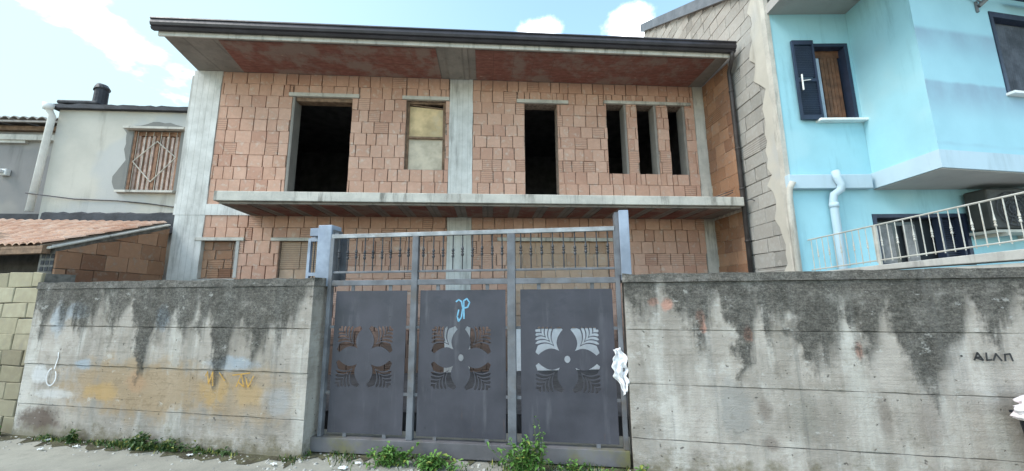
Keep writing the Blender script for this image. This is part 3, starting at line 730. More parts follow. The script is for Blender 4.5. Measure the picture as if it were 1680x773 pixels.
# air conditioner on the blue wall under the bay
ac = thing('air_conditioner', Frame(B.o.x + .22, B.o.y, 0), 2.85, .1, 'dusty dark air conditioning unit on brackets under the blue bay', 'air conditioner', z=2.45)
m = MB(); m.box(2.46, 3.45, .05, .36, 2.58, 3.2); m.build('casing', M['ac'], ac, bevel=.03)
m = MB()
for r_ in (.26, .2, .14, .08):
    pts = [(2.8 + r_ * math.cos(t), .375, 2.88 + r_ * math.sin(t)) for t in [2 * math.pi * i / 28 for i in range(29)]]
    m.tube(pts, .007, 6)
for i in range(8):
    t = math.pi * i / 8; m.tube([(2.8 + .27 * math.cos(t), .372, 2.88 + .27 * math.sin(t)), (2.8 - .27 * math.cos(t), .372, 2.88 - .27 * math.sin(t))], .005, 5)
m.build('fan_grille', M['iron_dark'], ac)
m = MB(); m.box(2.44, 3.46, .06, .4, 2.52, 2.56); m.box(2.56, 2.60, .01, .42, 2.47, 2.52); m.box(3.25, 3.29, .01, .42, 2.47, 2.52); m.build('bracket', M['ac_light'], ac)
m = MB(); m.box(3.08, 3.4, .361, .37, 2.62, 3.12); m.build('front_panel', M['ac'], ac)

# terrace wall and its railing, running from the blue house to the street wall
tdir = (P2 := Vector((4.955, 3.44, 0))) - (P1 := Vector((4.57, 5.75, 0)))
T = Frame(P1.x, P1.y, math.degrees(math.atan2(tdir.y, tdir.x))); TL = tdir.length
tw = thing('terrace_wall', T, 1, 0, 'low rough concrete terrace wall under the cream iron railing', 'wall')
m = MB(); m.box(.0, TL, -.12, -.0, 0, 1.93); m.build('wall', M['concrete'], tw)
m = MB(); m.hexa([(0, -.2, 1.93), (TL, -.2, 1.96), (TL, .03, 1.96), (0, .03, 1.93), (0, -.2, 1.965), (TL, -.2, 2.065), (TL, .03, 2.065), (0, .03, 1.965)]); m.build('coping', M['concrete'], tw, bevel=.008)
mb = MB(); mb.prism([(4.64, -5.72), (11, -5.72), (11, -2.6), (5.02, -3.62)], 0, 1.9)
tag(mb.build('terrace', M['concrete']), kind='structure')
rl = thing('iron_railing', T, 1, -.06, 'cream iron railing with knotted bars in front of the blue house', 'railing', z=2.0)
zt_ = lambda u: 2.475 + .06 * u; zb_ = lambda u: 1.985 + .066 * u
m = MB(); m.tube([(0, -.06, zt_(0)), (TL, -.06, zt_(TL))], .011, 6); m.build('top_rail', M['cream'], rl)
m = MB(); m.tube([(0, -.06, zb_(0) + .025), (TL, -.06, zb_(TL) + .025)], .01, 6); m.build('bottom_rail', M['cream'], rl)
nb = 27
for i in range(nb):
    u = .05 + (TL - .1) * i / (nb - 1)
    m = MB(); zb, ztop = zb_(u), zt_(u)
    if i % 2:
        zm = zb + (ztop - zb) * .5
        m.tube([(u, -.06, zb), (u, -.06, zm - .045), (u, -.06, zm - .04), (u, -.06, zm - .025), (u, -.06, zm - .01), (u, -.06, zm), (u, -.06, zm + .01), (u, -.06, zm + .025), (u, -.06, zm + .04), (u, -.06, zm + .1), (u, -.06, ztop)],
               [.0042, .0042, .010, .012, .006, .012, .006, .012, .009, .0042, .0042], 8)
    else: m.box(u - .0042, u + .0042, -.064, -.056, zb, ztop)
    m.build('baluster', M['cream'], rl)
m = MB(); m.box(.93, .96, -.075, -.045, 1.93, zt_(.95)); m.build('rail_post', M['cream'], rl)

# ------------------------------------------------------------------ houses at the west end
ph = thing('plastered_house', F, -8, -.2, 'old off-white rendered house with a slatted barred window and black roof edge', 'house')
WW = (-7.72, -6.80, 3.76, 5.04)
mb = MB(); mb.wall(-9.2, -6.53, 0, 5.46, -.5, -.2, [WW]); mb.build('front_wall', M['plaster_old'], ph)
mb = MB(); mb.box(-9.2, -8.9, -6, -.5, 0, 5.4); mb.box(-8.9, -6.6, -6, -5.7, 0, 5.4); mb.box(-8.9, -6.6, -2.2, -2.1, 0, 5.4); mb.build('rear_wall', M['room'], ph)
mb = MB(); r6 = random.Random(3); n = 26; prev = None
for i in range(n + 1):
    u = -9.3 + 2.75 * i / n; dz = r6.uniform(-.012, .02)
    cur = (u, 5.462 + r6.uniform(-.01, .0), 5.53 + dz)
    if prev:
        mb.hexa([(prev[0], -6, 5.462), (u, -6, 5.462), (u, -.1, 5.45), (prev[0], -.1, 5.45), (prev[0], -6, prev[2] + .1), (u, -6, cur[2] + .1), (u, -.1, cur[2]), (prev[0], -.1, prev[2])])
    prev = cur
mb.build('roof_edge', M['bitumen'], ph)
mb = MB(); mb.tube([(-8.78, -.5, 5.5), (-8.78, -.5, 5.7), (-8.78, -.5, 6.06)], [.15, .115, .11], 14); chs = mb.build('chimney', M['bitumen'], ph)
mb = MB(); mb.tube([(-8.78, -.5, 6.06), (-8.78, -.5, 6.07), (-8.80, -.5, 6.12), (-8.86, -.5, 6.2)], [.115, .135, .12, .05], 14); mb.build('cowl', M['iron_dark'], chs)
mb = MB(); mb.box(-9.22, -8.45, -.6, -.12, 5.56, 5.64); mb.build('felt_hump', M['bitumen'], ph, bevel=.03)
mb = MB(); u = -9.2; r6 = random.Random(9)
prev = None
for i in range(24):
    u = -9.1 + 2.56 * i / 23; zz = 3.315 + r6.uniform(-.012, .02)
    if prev: mb.hexa([(prev[0], -.199, 2.9), (u, -.199, 2.9), (u, -.11, 2.9), (prev[0], -.11, 2.9), (prev[0], -.199, prev[1]), (u, -.199, zz), (u, -.15, zz - .03), (prev[0], -.15, prev[1] - .03)])
    prev = (u, zz)
mb.build('flashing', M['bitumen'], ph)
# ragged cement round the window
def ragged(cx, cz, rx, rz, w, seed, t=.012):
    r_ = random.Random(seed); n = 30; m = MB(); pts = []
    for i in range(n):
        a = 2 * math.pi * i / n; k = r_.uniform(.82, 1.1)
        pts.append((cx + rx * k * math.copysign(abs(math.cos(a)) ** .6, math.cos(a)), cz + rz * k * math.copysign(abs(math.sin(a)) ** .6, math.sin(a))))
    return pts
a, b, c, d = WW
mb = MB()
r7 = random.Random(5)
def edgeband(pts_in, pts_out, w0, w1):
    for i in range(len(pts_in) - 1):
        p0, p1, q0, q1 = pts_in[i], pts_in[i + 1], pts_out[i], pts_out[i + 1]
        mb.poly([(p0[0], w1, p0[1]), (q0[0], w1, q0[1]), (q1[0], w1, q1[1]), (p1[0], w1, p1[1]), (q0[0], w0, q0[1]), (q1[0], w0, q1[1])], [(0, 1, 2, 3), (1, 4, 5, 2)])
zs = [c - .05 + (d - c + .1) * i / 12 for i in range(13)]
edgeband([(a, z) for z in zs], [(a - r7.uniform(.06, .13) - .14 * max(0, math.sin((z - c) * 5.2 + .4)), z) for z in zs], -.2, -.188)
edgeband([(b, z) for z in zs], [(min(-6.54, b + r7.uniform(.12, .25)), z) for z in zs], -.2, -.188)
us = [a - .1 + (b - a + .2) * i / 10 for i in range(11)]
edgeband([(u, d) for u in us], [(u, d + .06 + r7.uniform(.0, .04) + .1 * max(0, math.sin((u - a) * 3.2))) for u in us], -.2, -.189)
mb.build('cement_patch', M['cement_patch'], ph)
mb = MB(); mb.box(a - .12, b + .12, -.24, -.08, d, d + .045); mb.build('window_head', M['edge'], ph)
mb = MB(); mb.box(a - .10, b + .06, -.24, -.10, c - .045, c); mb.build('window_sill', M['edge'], ph)
fr = MB(); fr.box(a + .002, a + .05, -.32, -.21, c + .002, d - .002); fr.box(b - .05, b - .002, -.32, -.21, c + .002, d - .002); fr.box(a + .051, b - .051, -.32, -.25, d - .09, d - .002)
wn_ = fr.build('window', M['corr_dark'], ph)
m = MB(); m2 = MB(); u = a + .05; i = 0
while u < b - .07:
    q = u + .045
    (m if i % 2 == 0 else m2).box(u, min(q, b - .05), -.30, -.275 + (.01 if i % 2 == 0 else -.01), c + .01, d - .09 - (0.01 * (i % 3)))
    u = q + .001; i += 1
m.build('pale_slat', M['corr'], wn_); m2.build('dark_slat', M['corr_dark'], wn_)
m = MB(); u = a + .06
while u < b - .05:
    m.box(u, u + .008, -.235, -.226, c + .005, d - .005); u += .15
mu, mz = (a + b) / 2, (c + d) / 2
dm = [(mu, d - .22), (b - .06, mz + .08), (mu - .02, c + .2), (a + .05, mz - .02), (mu, d - .22)]
for p_, q_ in zip(dm[:-1], dm[1:]): m.tube([(p_[0], -.218, p_[1]), (q_[0], -.218, q_[1])], .011, 6)
m.build('grille', M['grille'], wn_)
m = MB(); m.box(mu - .03, mu + .02, -.27, -.24, c + .012, d - .09); m.build('meeting_rail', M['corr_dark'], wn_)
mb = MB(); mb.tube([(-9.22, -.02, 5.47), (-9.22, -.03, 5.38), (-9.24, -.13, 5.28), (-9.32, -.14, 3.32)], .055, 12)
mb.tube([(-9.22, -.02, 5.36), (-9.22, -.02, 5.48)], [.07, .085], 12); mb.build('downpipe', M['white'], ph, smooth=True)
cb = MB(); cb.tube([(-9.35, -.06, 3.66), (-8.6, -.17, 3.58), (-7.8, -.18, 3.555), (-7.2, -.18, 3.5), (-6.75, -.18, 3.44), (-6.6, -.16, 3.47)], .012, 6)
o = place(cb.build('cable', M['iron_dark']), F); tag(o, 'thin dark cable sagging across the off-white house below its window', 'cable')

fh = thing('grey_house', F, -10.6, -1, 'bare grey rendered house behind the white downpipe under weathered tiles', 'house')
mb = MB(); mb.box(-14, -9.3, -6, -1, 0, 5.3); mb.build('wall', M['render_grey'], fh)
mb = MB(); mb.box(-14, -9.32, -.998, -.9, 5.08, 5.2); mb.box(-14, -10.6, -.998, -.93, 5.02, 5.08); mb.build('eave_board', M['edge'], fh)
mb = MB(); mb.box(-14, -9.3, -6, -.9, 5.301, 5.4); mb.build('eave_gap', M['old_wood'], fh)
def tiles(m, P00, P10, P11, P01, nu, nv, r, rr, mi=0):
    """rounded roof tiles over a four-cornered slope: P00-P10 eave, P01-P11 ridge"""
    P00, P10, P11, P01 = map(Vector, (P00, P10, P11, P01))
    for i in range(nu):
        for k in range(nv):
            col = (rr.random(), 0, rr.random(), 1)
            lift = rr.uniform(0, .01); vs = []; seg = 5
            for b_ in (k / nv - .06 / nv, (k + 1) / nv + .1 / nv):
                up = .018 if b_ < (k + .5) / nv else 0
                for s_ in range(seg + 1):
                    a_ = (i + s_ / seg) / nu
                    p = (P00 * (1 - a_) + P10 * a_) * (1 - b_) + (P01 * (1 - a_) + P11 * a_) * b_
                    vs.append((p.x, p.y, p.z + r * math.sin(math.pi * s_ / seg) + up + lift))
            fs = [(s_, s_ + 1, seg + 2 + s_, seg + 1 + s_) for s_ in range(seg)]
            m.poly(vs, fs, mi, col)
            m.poly([vs[s_] for s_ in range(seg + 1)] + [(v[0], v[1], v[2] - .02) for v in vs[:seg + 1]], [(s_, s_ + 1, seg + 2 + s_, seg + 1 + s_) for s_ in range(seg)], mi, col)
mb = MB(); tiles(mb, (-14, -.72, 5.45), (-9.25, -.72, 5.45), (-9.25, -6, 6.3), (-14, -6, 6.3), 26, 8, .06, random.Random(2))
mb.box(-14, -9.26, -.74, -.70, 5.4, 5.44); mb.build('roof', M['tile_grey'], fh)
mb = MB(); mb.box(-11.0, -10.82, -.999, -.9, 4.28, 4.42); mb.box(-10.97, -10.85, -.9, -.82, 4.31, 4.39); mb.build('wall_lamp', M['white'], fh, bevel=.02)
mb = MB(); mb.box(-13, -9.32, -.999, -.85, 3.0, 3.42); mb.build('flashing', M['bitumen'], fh)

# shed with terracotta roof
A0 = Vector((-6.42, 5.2, 0)); A1 = Vector((-6.56, 7.0, 0))
SH = Frame(A0.x, A0.y, math.degrees(math.atan2(A1.y - A0.y, A1.x - A0.x)))   # u runs back along the east side, w points east
SLn = (A1 - A0).length
shed = thing('tiled_shed', SL, -4.4, -.5, 'low brick shed with a sloping terracotta tiled roof beside the pale pillar', 'shed')
def rel(o, fr, parent):
    """lay a mesh built in frame fr under a thing placed in another frame"""
    o.parent = parent
    base = Matrix.Translation(parent.location) @ Matrix.Rotation(parent.rotation_euler.z, 4, 'Z')
    o.matrix_local = base.inverted() @ (Matrix.Translation(fr.o) @ Matrix.Rotation(fr.yaw, 4, 'Z'))
    return o
zs_ = lambda u: 2.37 + u * .36
mb = MB(); mb.poly([(0, -.2, 0), (SLn, -.2, 0), (SLn, -.2, zs_(SLn)), (0, -.2, zs_(0)), (0, -.015, 0), (SLn, -.015, 0), (SLn, -.015, zs_(SLn)), (0, -.015, zs_(0))],
                   [(0, 1, 2, 3), (4, 5, 6, 7), (0, 1, 5, 4), (1, 2, 6, 5), (2, 3, 7, 6), (3, 0, 4, 7)], 0)
tmp = MB(); brickwork(tmp, .0, SLn, 0, 3.1, [], 0, random.Random(31), 1, .25, (.36, .4, .38), .014, .015, .05, .006)
for f, mm, cc in zip(tmp.f, tmp.m, tmp.c):
    pts = [(tmp.v[i][0], -tmp.v[i][1], tmp.v[i][2]) for i in f]
    if max(p[2] - zs_(p[0]) for p in pts) < .35 and min(p[2] - zs_(p[0]) for p in pts) < -.03:
        mb.face([(p[0], p[1], min(p[2], zs_(p[0]) - .06)) for p in pts], mm, cc)
for z in (1.93, 2.03, 2.12, 2.21):
    for wv in (-.17, -.11, -.05): mb.box(-.006, -.001, wv, wv + .04, z, z + .06, 2)
rel(mb.build('side_wall', [M['mortar_grey'], M['brick_old'], M['bitumen']], None, merge=False), SH, shed)
mb = MB(); mb.hexa([(-.1, -.16, zs_(-.1) - .005), (SLn, -.16, zs_(SLn) - .005), (SLn, .02, zs_(SLn) - .005), (-.1, .02, zs_(-.1) - .005),
                    (-.1, -.16, zs_(-.1) + .05), (SLn, -.16, zs_(SLn) + .05), (SLn, .02, zs_(SLn) + .025), (-.1, .02, zs_(-.1) + .025)])
rel(mb.build('verge', M['edge'], None, bevel=.01), SH, shed)
mb = MB(); W0 = Frame(0, 0, 0)
E0, E1, E2, E3 = (-6.44, -5.05, 2.39), (-6.6, -6.96, 3.06), (-11.6, -6.4, 3.06), (-11.0, -5.9, 2.39)
tiles(mb, E3, E0, E1, E2, 34, 7, .035, random.Random(6))
rel(mb.build('roof', M['tile'], None), W0, shed)
mb = MB(); mb.hexa([(*E3[:2], 2.27), (*E0[:2], 2.27), (E0[0], E0[1] - .1, 2.27), (E3[0], E3[1] - .1, 2.27), (*E3[:2], 2.375), (*E0[:2], 2.375), (E0[0], E0[1] - .1, 2.40), (E3[0], E3[1] - .1, 2.40)])
rel(mb.build('eave_beam', M['old_wood'], None), W0, shed)
mb = MB(); mb.hexa([(E3[0], E3[1] - .9, 0), (E0[0] - .25, E0[1] - .9, 0), (E0[0] - .25, E0[1] - 1.0, 0), (E3[0], E3[1] - 1.0, 0), (E3[0], E3[1] - .9, 2.6), (E0[0] - .25, E0[1] - .9, 2.6), (E0[0] - .25, E0[1] - 1.0, 2.6), (E3[0], E3[1] - 1.0, 2.6)])
rel(mb.build('inner_wall', M['room'], None), W0, shed)
mb = MB(); mb.hexa([(*E3[:2], 2.34), (*E0[:2], 2.34), (E1[0], E1[1], 3.01), (E2[0], E2[1], 3.01), (E3[0], E3[1], 2.33), (E0[0], E0[1], 2.33), (E1[0], E1[1], 3.0), (E2[0], E2[1], 3.0)])
rel(mb.build('roof_boards', M['old_wood'], None), W0, shed)
mb = MB(); mb.box(-4.75, -4.65, -.42, -.32, 0, 2.33); mb.build('post', M['concrete'], shed)

# ------------------------------------------------------------------ street walls
def cast_wall(fr, u0, u1, top, seed, name, mat, label, joints, dt=.28, skew=0):
    th = thing(name, fr, (u0 + u1) / 2, -dt / 2, label, 'wall')
    r_ = random.Random(seed); m = MB()
    lev = [0] + joints + [top - .085]
    nx = 40
    for k in range(len(lev) - 1):
        of = r_.uniform(-.008, .008); g = .007
        prev = None
        for i in range(nx + 1):
            u = u0 + (u1 - u0) * i / nx
            za = lev[k] + (0 if k == 0 else g / 2 + r_.uniform(-.004, .006)); zb = lev[k + 1] - g / 2 + r_.uniform(-.004, .003)
            cur = (u, za, zb, of + r_.uniform(-.002, .002))
            if prev:
                a, b = prev, cur
                sa = skew * (1 if i == 1 else 0)
                m.poly([(a[0], a[3], a[1]), (b[0], b[3], b[1]), (b[0], b[3], b[2]), (a[0], a[3], a[2]),
                        (a[0], -.03, a[1]), (b[0], -.03, b[1]), (b[0], -.03, b[2]), (a[0], -.03, a[2])],
                       [(0, 1, 2, 3), (0, 4, 5, 1), (3, 2, 6, 7)] + ([(0, 3, 7, 4)] if i == 1 else []) + ([(1, 5, 6, 2)] if i == nx else []))
            prev = cur
    m.box(u0 + .004, u1 - .004, -dt, -.02, 0, top - .09)
    m.build('wall_body', mat, th, merge=False)
    m = MB(); prev = None
    for i in range(nx + 1):
        u = u0 - .01 + (u1 - u0 + .02) * i / nx; zz = top + r_.uniform(-.01, .008); ww = .014 + r_.uniform(-.006, .006)
        cur = (u, zz, ww)
        if prev: m.poly([(prev[0], prev[2], top - .085), (u, ww, top - .085), (u, ww - .008, zz), (prev[0], prev[2] - .008, prev[1]), (prev[0], -dt - .01, top - .085), (u, -dt - .01, top - .085), (u, -dt - .01, zz), (prev[0], -dt - .01, prev[1])],
                        [(0, 1, 2, 3), (3, 2, 6, 7), (4, 7, 6, 5), (0, 4, 5, 1)] + ([(0, 3, 7, 4)] if i == 1 else []) + ([(1, 5, 6, 2)] if i == nx else []))
        prev = cur
    m.build('coping', mat, th)
    return th
wl = cast_wall(SL, -4.05, .0, 1.86, 1, 'concrete_wall', M['wall_l'], 'grey cast concrete street wall with ochre stains, left of the metal gate', [.37, .845, 1.31])
wr = cast_wall(SR, .0, 5.5, 1.86, 2, 'concrete_wall', M['wall_r'], 'grey cast concrete street wall with black mould drips, right of the metal gate', [.31, .80, 1.31])
mb = MB(); mb.hexa([(-4.2, -.27, 0), (-4.055, -.27, 0), (-4.055, .02, 0), (-4.2, .02, 0), (-4.06, -.27, 1.85), (-4.055, -.27, 1.85), (-4.055, .02, 1.85), (-3.99 - .07, .02, 1.85)])

def stroke(pts, r=.012, m=None):
    """a flat painted line on a wall face"""
    for (x0, z0), (x1, z1) in zip(pts[:-1], pts[1:]):
        d = Vector((x1 - x0, z1 - z0)); L = d.length
        if L < 1e-6: continue
        nrm = Vector((-d.y, d.x)) / L * r; e = d / L * r * .5
        m.face([(x0 - e.x - nrm.x, 0, z0 - e.y - nrm.y), (x1 + e.x - nrm.x, 0, z1 + e.y - nrm.y), (x1 + e.x + nrm.x, 0, z1 + e.y + nrm.y), (x0 - e.x + nrm.x, 0, z0 - e.y + nrm.y)])
def decal(name, strokes, mat, parent, w, r):
    m = MB()
    for k, s_ in enumerate(strokes):
        q = MB(); stroke(s_, r, q)
        for f in q.f: m.face([(q.v[i][0], w + .0004 * (k % 5), q.v[i][2]) for i in f])
    return m.build(name, mat, parent)
def arc(cx, cz, rx, rz, a0, a1, n=12): return [(cx + rx * math.cos(R(a0 + (a1 - a0) * i / n)), cz + rz * math.sin(R(a0 + (a1 - a0) * i / n))) for i in range(n + 1)]
x = 2.80; z = 1.09
decal('black_scribble', [[(x - .09, z + .03), (x - .08, z + .032)], [(x, z), (x + .03, z + .06), (x + .06, z), (x + .01, z + .02), (x + .05, z + .025)],
                         [(x + .09, z + .06), (x + .085, z), (x + .12, z + .005)], [(x + .13, z), (x + .155, z + .055), (x + .185, z)],
                         [(x + .21, z), (x + .215, z + .05), (x + .25, z + .055), (x + .26, z)]], M['paint_black'], wr, .0125, .007)
decal('white_scribble', [arc(-3.55, .70, .075, .10, 100, 400, 16), [(-3.52, .80), (-3.49, .93), (-3.50, .99)]], M['paint_white'], wl, .0125, .008)
x = -1.28; z = .68
decal('orange_scribble', [[(x, z + .1), (x + .02, z + .15), (x + .05, z + .02), (x + .09, z + .15), (x + .11, z)], [(x + .18, z + .14), (x + .26, z + .06)], [(x + .42, z), (x + .47, z + .13), (x + .52, z), (x + .44, z + .05)],
                          [(x + .53, z + .1), (x + .57, z), (x + .63, z + .12)], [(x + .36, z + .12), (x + .58, z + .15)]], M['paint_orange'], wl, .0125, .006)

yw = thing('tuff_wall', SL, -6, -.2, 'yellow tuff block wall with open joints at the west end of the street wall', 'wall')
mb = MB(); mb.box(-9, -4.07, -.35, -.05, 0, 1.98)
brickwork(mb, -9, -4.07, 0, 2.0, [], -.05, random.Random(41), 1, .2, (.42, .4, .36, .45), .016, .03, 0, .01, .008)
mb.build('wall_body', [M['mortar_grey'], M['tuff']], yw)

# ------------------------------------------------------------------ gate
gate = thing('metal_gate', G, -.5, 0, 'dark slate sheet metal gate with three flower cut-out panels and a barred top', 'gate')
def fbar(name, u0, u1, z0, z1, w0, w1, mat, bev=.004):
    m = MB(); m.box(u0, u1, w0, w1, z0, z1); return m.build(name, mat, gate, bevel=bev)
fbar('bottom_beam', -2.20, 1.135, .02, .165, -.06, .05, M['gate_beam'])
fbar('top_rail', -2.13, 1.10, 2.325, 2.372, -.025, .025, M['gate_rail'])
fbar('middle_rail', -2.10, 1.09, 1.775, 1.835, -.024, .022, M['gate_frame'])
fbar('upper_rail', -2.10, 1.09, 1.915, 1.94, -.012, .012, M['gate_frame'])
for u0, u1 in ((-2.135, -2.09), (-1.135, -1.065), (-.052, .035), (1.085, 1.13)):
    fbar('stile', u0, u1, .166, 2.324, -.032, .028, M['gate_frame'])
def leafholes(cx, cz, dot):
    holes = []; S = .325
    def arm(s, n=9):
        e = .012 + (s - .08) * 2.3 if s < .13 else s
        p0, p1, p2 = Vector((s, s + .004)), Vector((s + max(0, .075 * (1 - (s - .08) / .21)), .5 * (s + S) - .01)), Vector((min(e, S - .004), S))
        return [((1 - t) ** 2 * p0 + 2 * t * (1 - t) * p1 + t * t * p2) for t in [i / n for i in range(n + 1)]]
    for sx in (-1, 1):
        for sz in (-1, 1):
            for k in range(5):
                s0 = .08 if k == 0 else .097 + .043 * k; s1 = s0 + (.03 if k else .048)
                if s1 > .3: continue
                i_, o_ = arm(s0), arm(s1)
                i_[-1] = (i_[-1] + o_[-1]) / 2 + Vector((-.004, 0)); o_[-1] = i_[-1] + Vector((.008, 0))
                pts = [(p.x, p.y) for p in reversed(i_)] + [(p.y, p.x) for p in i_[1:]] + [(p.y, p.x) for p in reversed(o_)] + [(p.x, p.y) for p in o_[1:]]
                holes.append([(cx + sx * a, cz + sz * b) for a, b in pts])
    if dot: holes.append([(cx + .03 * math.cos(t), cz + .036 * math.sin(t)) for t in [2 * math.pi * i / 14 for i in range(14)]])
    return holes
def sheet(name, outline, holes, w, th, mat, parent):
    """a flat steel sheet with cut-outs, filled by Blender's own 2D curve fill"""
    cu = bpy.data.curves.new(name, 'CURVE'); cu.dimensions = '2D'; cu.fill_mode = 'BOTH'; cu.extrude = th / 2
    for pts in [outline] + holes:
        sp = cu.splines.new('POLY'); sp.points.add(len(pts) - 1); sp.use_cyclic_u = True
        for p, q in zip(sp.points, pts): p.co = (q[0], q[1], 0, 1)
    tmp = bpy.data.objects.new('tmp', cu); COL.objects.link(tmp)
    bpy.context.view_layer.update()
    me = bpy.data.meshes.new_from_object(tmp.evaluated_get(bpy.context.evaluated_depsgraph_get()))
    bpy.data.objects.remove(tmp); bpy.data.curves.remove(cu)
    me.name = name
    for v in me.vertices: x, y, z = v.co; v.co = (x, -w + z, y)
    me.materials.clear(); me.materials.append(mat); me.polygons.foreach_set('use_smooth', [False] * len(me.polygons))
    o = bpy.data.objects.new(name, me); COL.objects.link(o); o.parent = parent; o.location = parent['shift']
    return o
for (u0, u1, cx, dot) in ((-2.035, -1.185, -1.655, False), (-1.03, -.075, -.56, True), (.085, 1.045, .565, True)):
    p = sheet('panel', [(u0, .205), (u1, .205), (u1, 1.715), (u0, 1.715)], leafholes(cx, 1.0, dot), .0, .006, M['gate'], gate)
    tabs = []
    for uu in (u0 + .2, u1 - .2): tabs += [(uu - .02, uu + .02, 1.716, 1.775), (uu - .02, uu + .02, .166, .204)]
    for zz in (.6, 1.3): tabs += [(u0 - .06, u0 - .001, zz, zz + .03), (u1 + .001, u1 + .05, zz, zz + .03)]
    for q in tabs:
        m = MB(); m.box(q[0], q[1], -.005, .005, q[2], q[3]); m.build('fixing_tab', M['gate_frame'], p).location = (0, 0, 0)
    if cx == -.56:
        x = -.62; z = 1.5
        d_ = decal('blue_scribble', [[(x, z + .09), (x + .03, z + .11), (x + .06, z + .09), (x + .075, z + .02), (x + .06, z - .08), (x + .03, z - .12), (x + .015, z - .07), (x + .03, z)],
                                  [(x + .09, z - .09), (x + .085, z + .1), (x + .12, z + .12), (x + .15, z + .08), (x + .13, z + .03), (x + .09, z + .02)]], M['paint_cyan'], p, .0045, .008)
        d_.location = (0, 0, 0)
r9 = random.Random(17)
for (u0, u1, n) in ((-2.09, -1.135, 9), (-1.065, -.052, 9), (.035, 1.085, 9)):
    for i in range(n):
        u = u0 + (u1 - u0) * (i + .5) / n + r9.uniform(-.004, .004); zm = 2.13 + r9.uniform(-.012, .012)
        m = MB(); m.tube([(u, 0, 1.94), (u, 0, zm - .05), (u, 0, zm - .045), (u, 0, zm - .028), (u, 0, zm - .012), (u, 0, zm), (u, 0, zm + .012), (u, 0, zm + .028), (u, 0, zm + .045), (u, 0, zm + .06), (u, 0, 2.326)],
                         [.0075, .0075, .014, .017, .009, .018, .009, .017, .013, .0075, .0075], 8)
        m.build('baluster', M['iron_dark'], gate)
# posts
gp = thing('gate_post', G, -2.24, -.06, 'wide pale blue steel box post with barred side frame on left wall end', 'post', z=1.77)
m = MB(); m.box(-2.325, -2.15, -.2, .0, 1.77, 2.495); m.build('box_post', M['post_blue'], gp, bevel=.008)
m = MB(); m.box(-2.148, -2.135, -.2, -.02, 1.8, 2.44); m.box(-2.148, -2.06, -.2, -.19, 1.8, 2.37); m.box(-2.148, -2.08, -.1, -.03, 2.35, 2.40); m.build('guide_bracket', M['gate_frame'], gp)
m = MB(); m.box(-2.53, -2.495, -.16, -.12, 1.80, 2.36); m.box(-2.494, -2.326, -.16, -.12, 2.32, 2.37); m.box(-2.494, -2.326, -.16, -.12, 1.90, 1.94); m.box(-2.44, -2.326, -.15, -.02, 2.371, 2.465); m.build('side_frame', M['post_blue'], gp)
m = MB(); m.tube([(-2.40, -.14, 1.82), (-2.40, -.14, 2.08), (-2.40, -.14, 2.1), (-2.40, -.14, 2.12), (-2.40, -.14, 2.32)], [.007, .007, .016, .007, .007], 8); m.tube([(-2.45, -.14, 1.82), (-2.45, -.14, 2.32)], .006, 6); m.build('side_bar', M['iron_dark'], gp)
m = MB(); m.box(-2.48, -2.34, -.24, -.22, 1.80, 2.32); m.build('backing_sheet', M['gate'], gp)
gp2 = thing('gate_post', G, 1.19, .05, 'narrow pale blue steel post standing on the right wall beside the gate', 'post', z=1.8)
m = MB(); m.box(1.145, 1.245, -.10, .06, 1.8, 2.535); m.build('box_post', M['post_blue'], gp2, bevel=.006)
m = MB(); m.box(1.105, 1.143, -.10, .03, 1.85, 2.52); m.build('stop_channel', M['gate_frame'], gp2)
# white rag hanging over the edge of the gate
m = MB(); r8 = random.Random(2); nz, nu_ = 40, 14
grid = []
for i in range(nz + 1):
    t = i / nz; z = 1.12 - .42 * t; wd = .035 + .045 * math.sin(math.pi * min(1, t * 1.1)) - .015 * t; c_ = 1.06 + .055 * t + .012 * math.sin(t * 9)
    row = []
    for k in range(nu_ + 1):
        s_ = k / nu_ * 2 - 1
        row.append((c_ + s_ * wd * (1 + .5 * mn.noise(Vector((t * 7, s_, 9)))), .055 + .018 * math.sin(s_ * 6 + t * 4) + .05 * mn.noise(Vector((s_ * 2.2, t * 5, 1))) + .02 * mn.noise(Vector((s_ * 6, t * 14, 3))), z + .03 * s_ * (1 if t > .8 else .3)))
    grid.append(row)
vs = [p for r_ in grid for p in r_]
m.poly(vs, [(i * (nu_ + 1) + k, i * (nu_ + 1) + k + 1, (i + 1) * (nu_ + 1) + k + 1, (i + 1) * (nu_ + 1) + k) for i in range(nz) for k in range(nu_)])
o = place(m.build('rag', M['cloth'], smooth=True), G); s_ = o.modifiers.new('thick', 'SOLIDIFY'); s_.thickness = .006
tag(o, 'crumpled white rag hanging down the right edge of the gate', 'rag')

# bin with a plastic bag at the street edge
bn = thing('rubbish_bin', SR, 3.12, .35, 'dark bin at the far right foot of the mouldy wall', 'bin')
m = MB(); m.hexa([(2.98, .14, 0.0), (3.4, .14, 0), (3.4, .55, 0), (2.98, .55, 0), (2.92, .1, .70), (3.46, .1, .70), (3.46, .6, .70), (2.92, .6, .70)]); m.build('body', M['bin'], bn, bevel=.03)
m = MB(); m.box(2.9, 3.48, .08, .62, .70, .725); m.build('rim', M['bin'], bn, bevel=.01)
bm = bmesh.new(); bmesh.ops.create_icosphere(bm, subdivisions=5, radius=1)
for v in bm.verts:
    p = v.co.copy(); n_ = mn.noise(p * 2.0) * .25 - abs(mn.noise(p * 3.6)) * .28 - abs(mn.noise(p * 8.1)) * .12
    v.co = Vector((p.x * .36, p.y * .24, p.z * .13)) * (1 + n_)
me = bpy.data.meshes.new('plastic_bag'); bm.to_mesh(me); bm.free(); me.materials.append(M['bag'])
me.polygons.foreach_set('use_smooth', [True] * len(me.polygons))
o = bpy.data.objects.new('plastic_bag', me); COL.objects.link(o); o.location = SR.at(3.13, .32, .80); o.rotation_euler = (0, R(-8), SR.yaw)
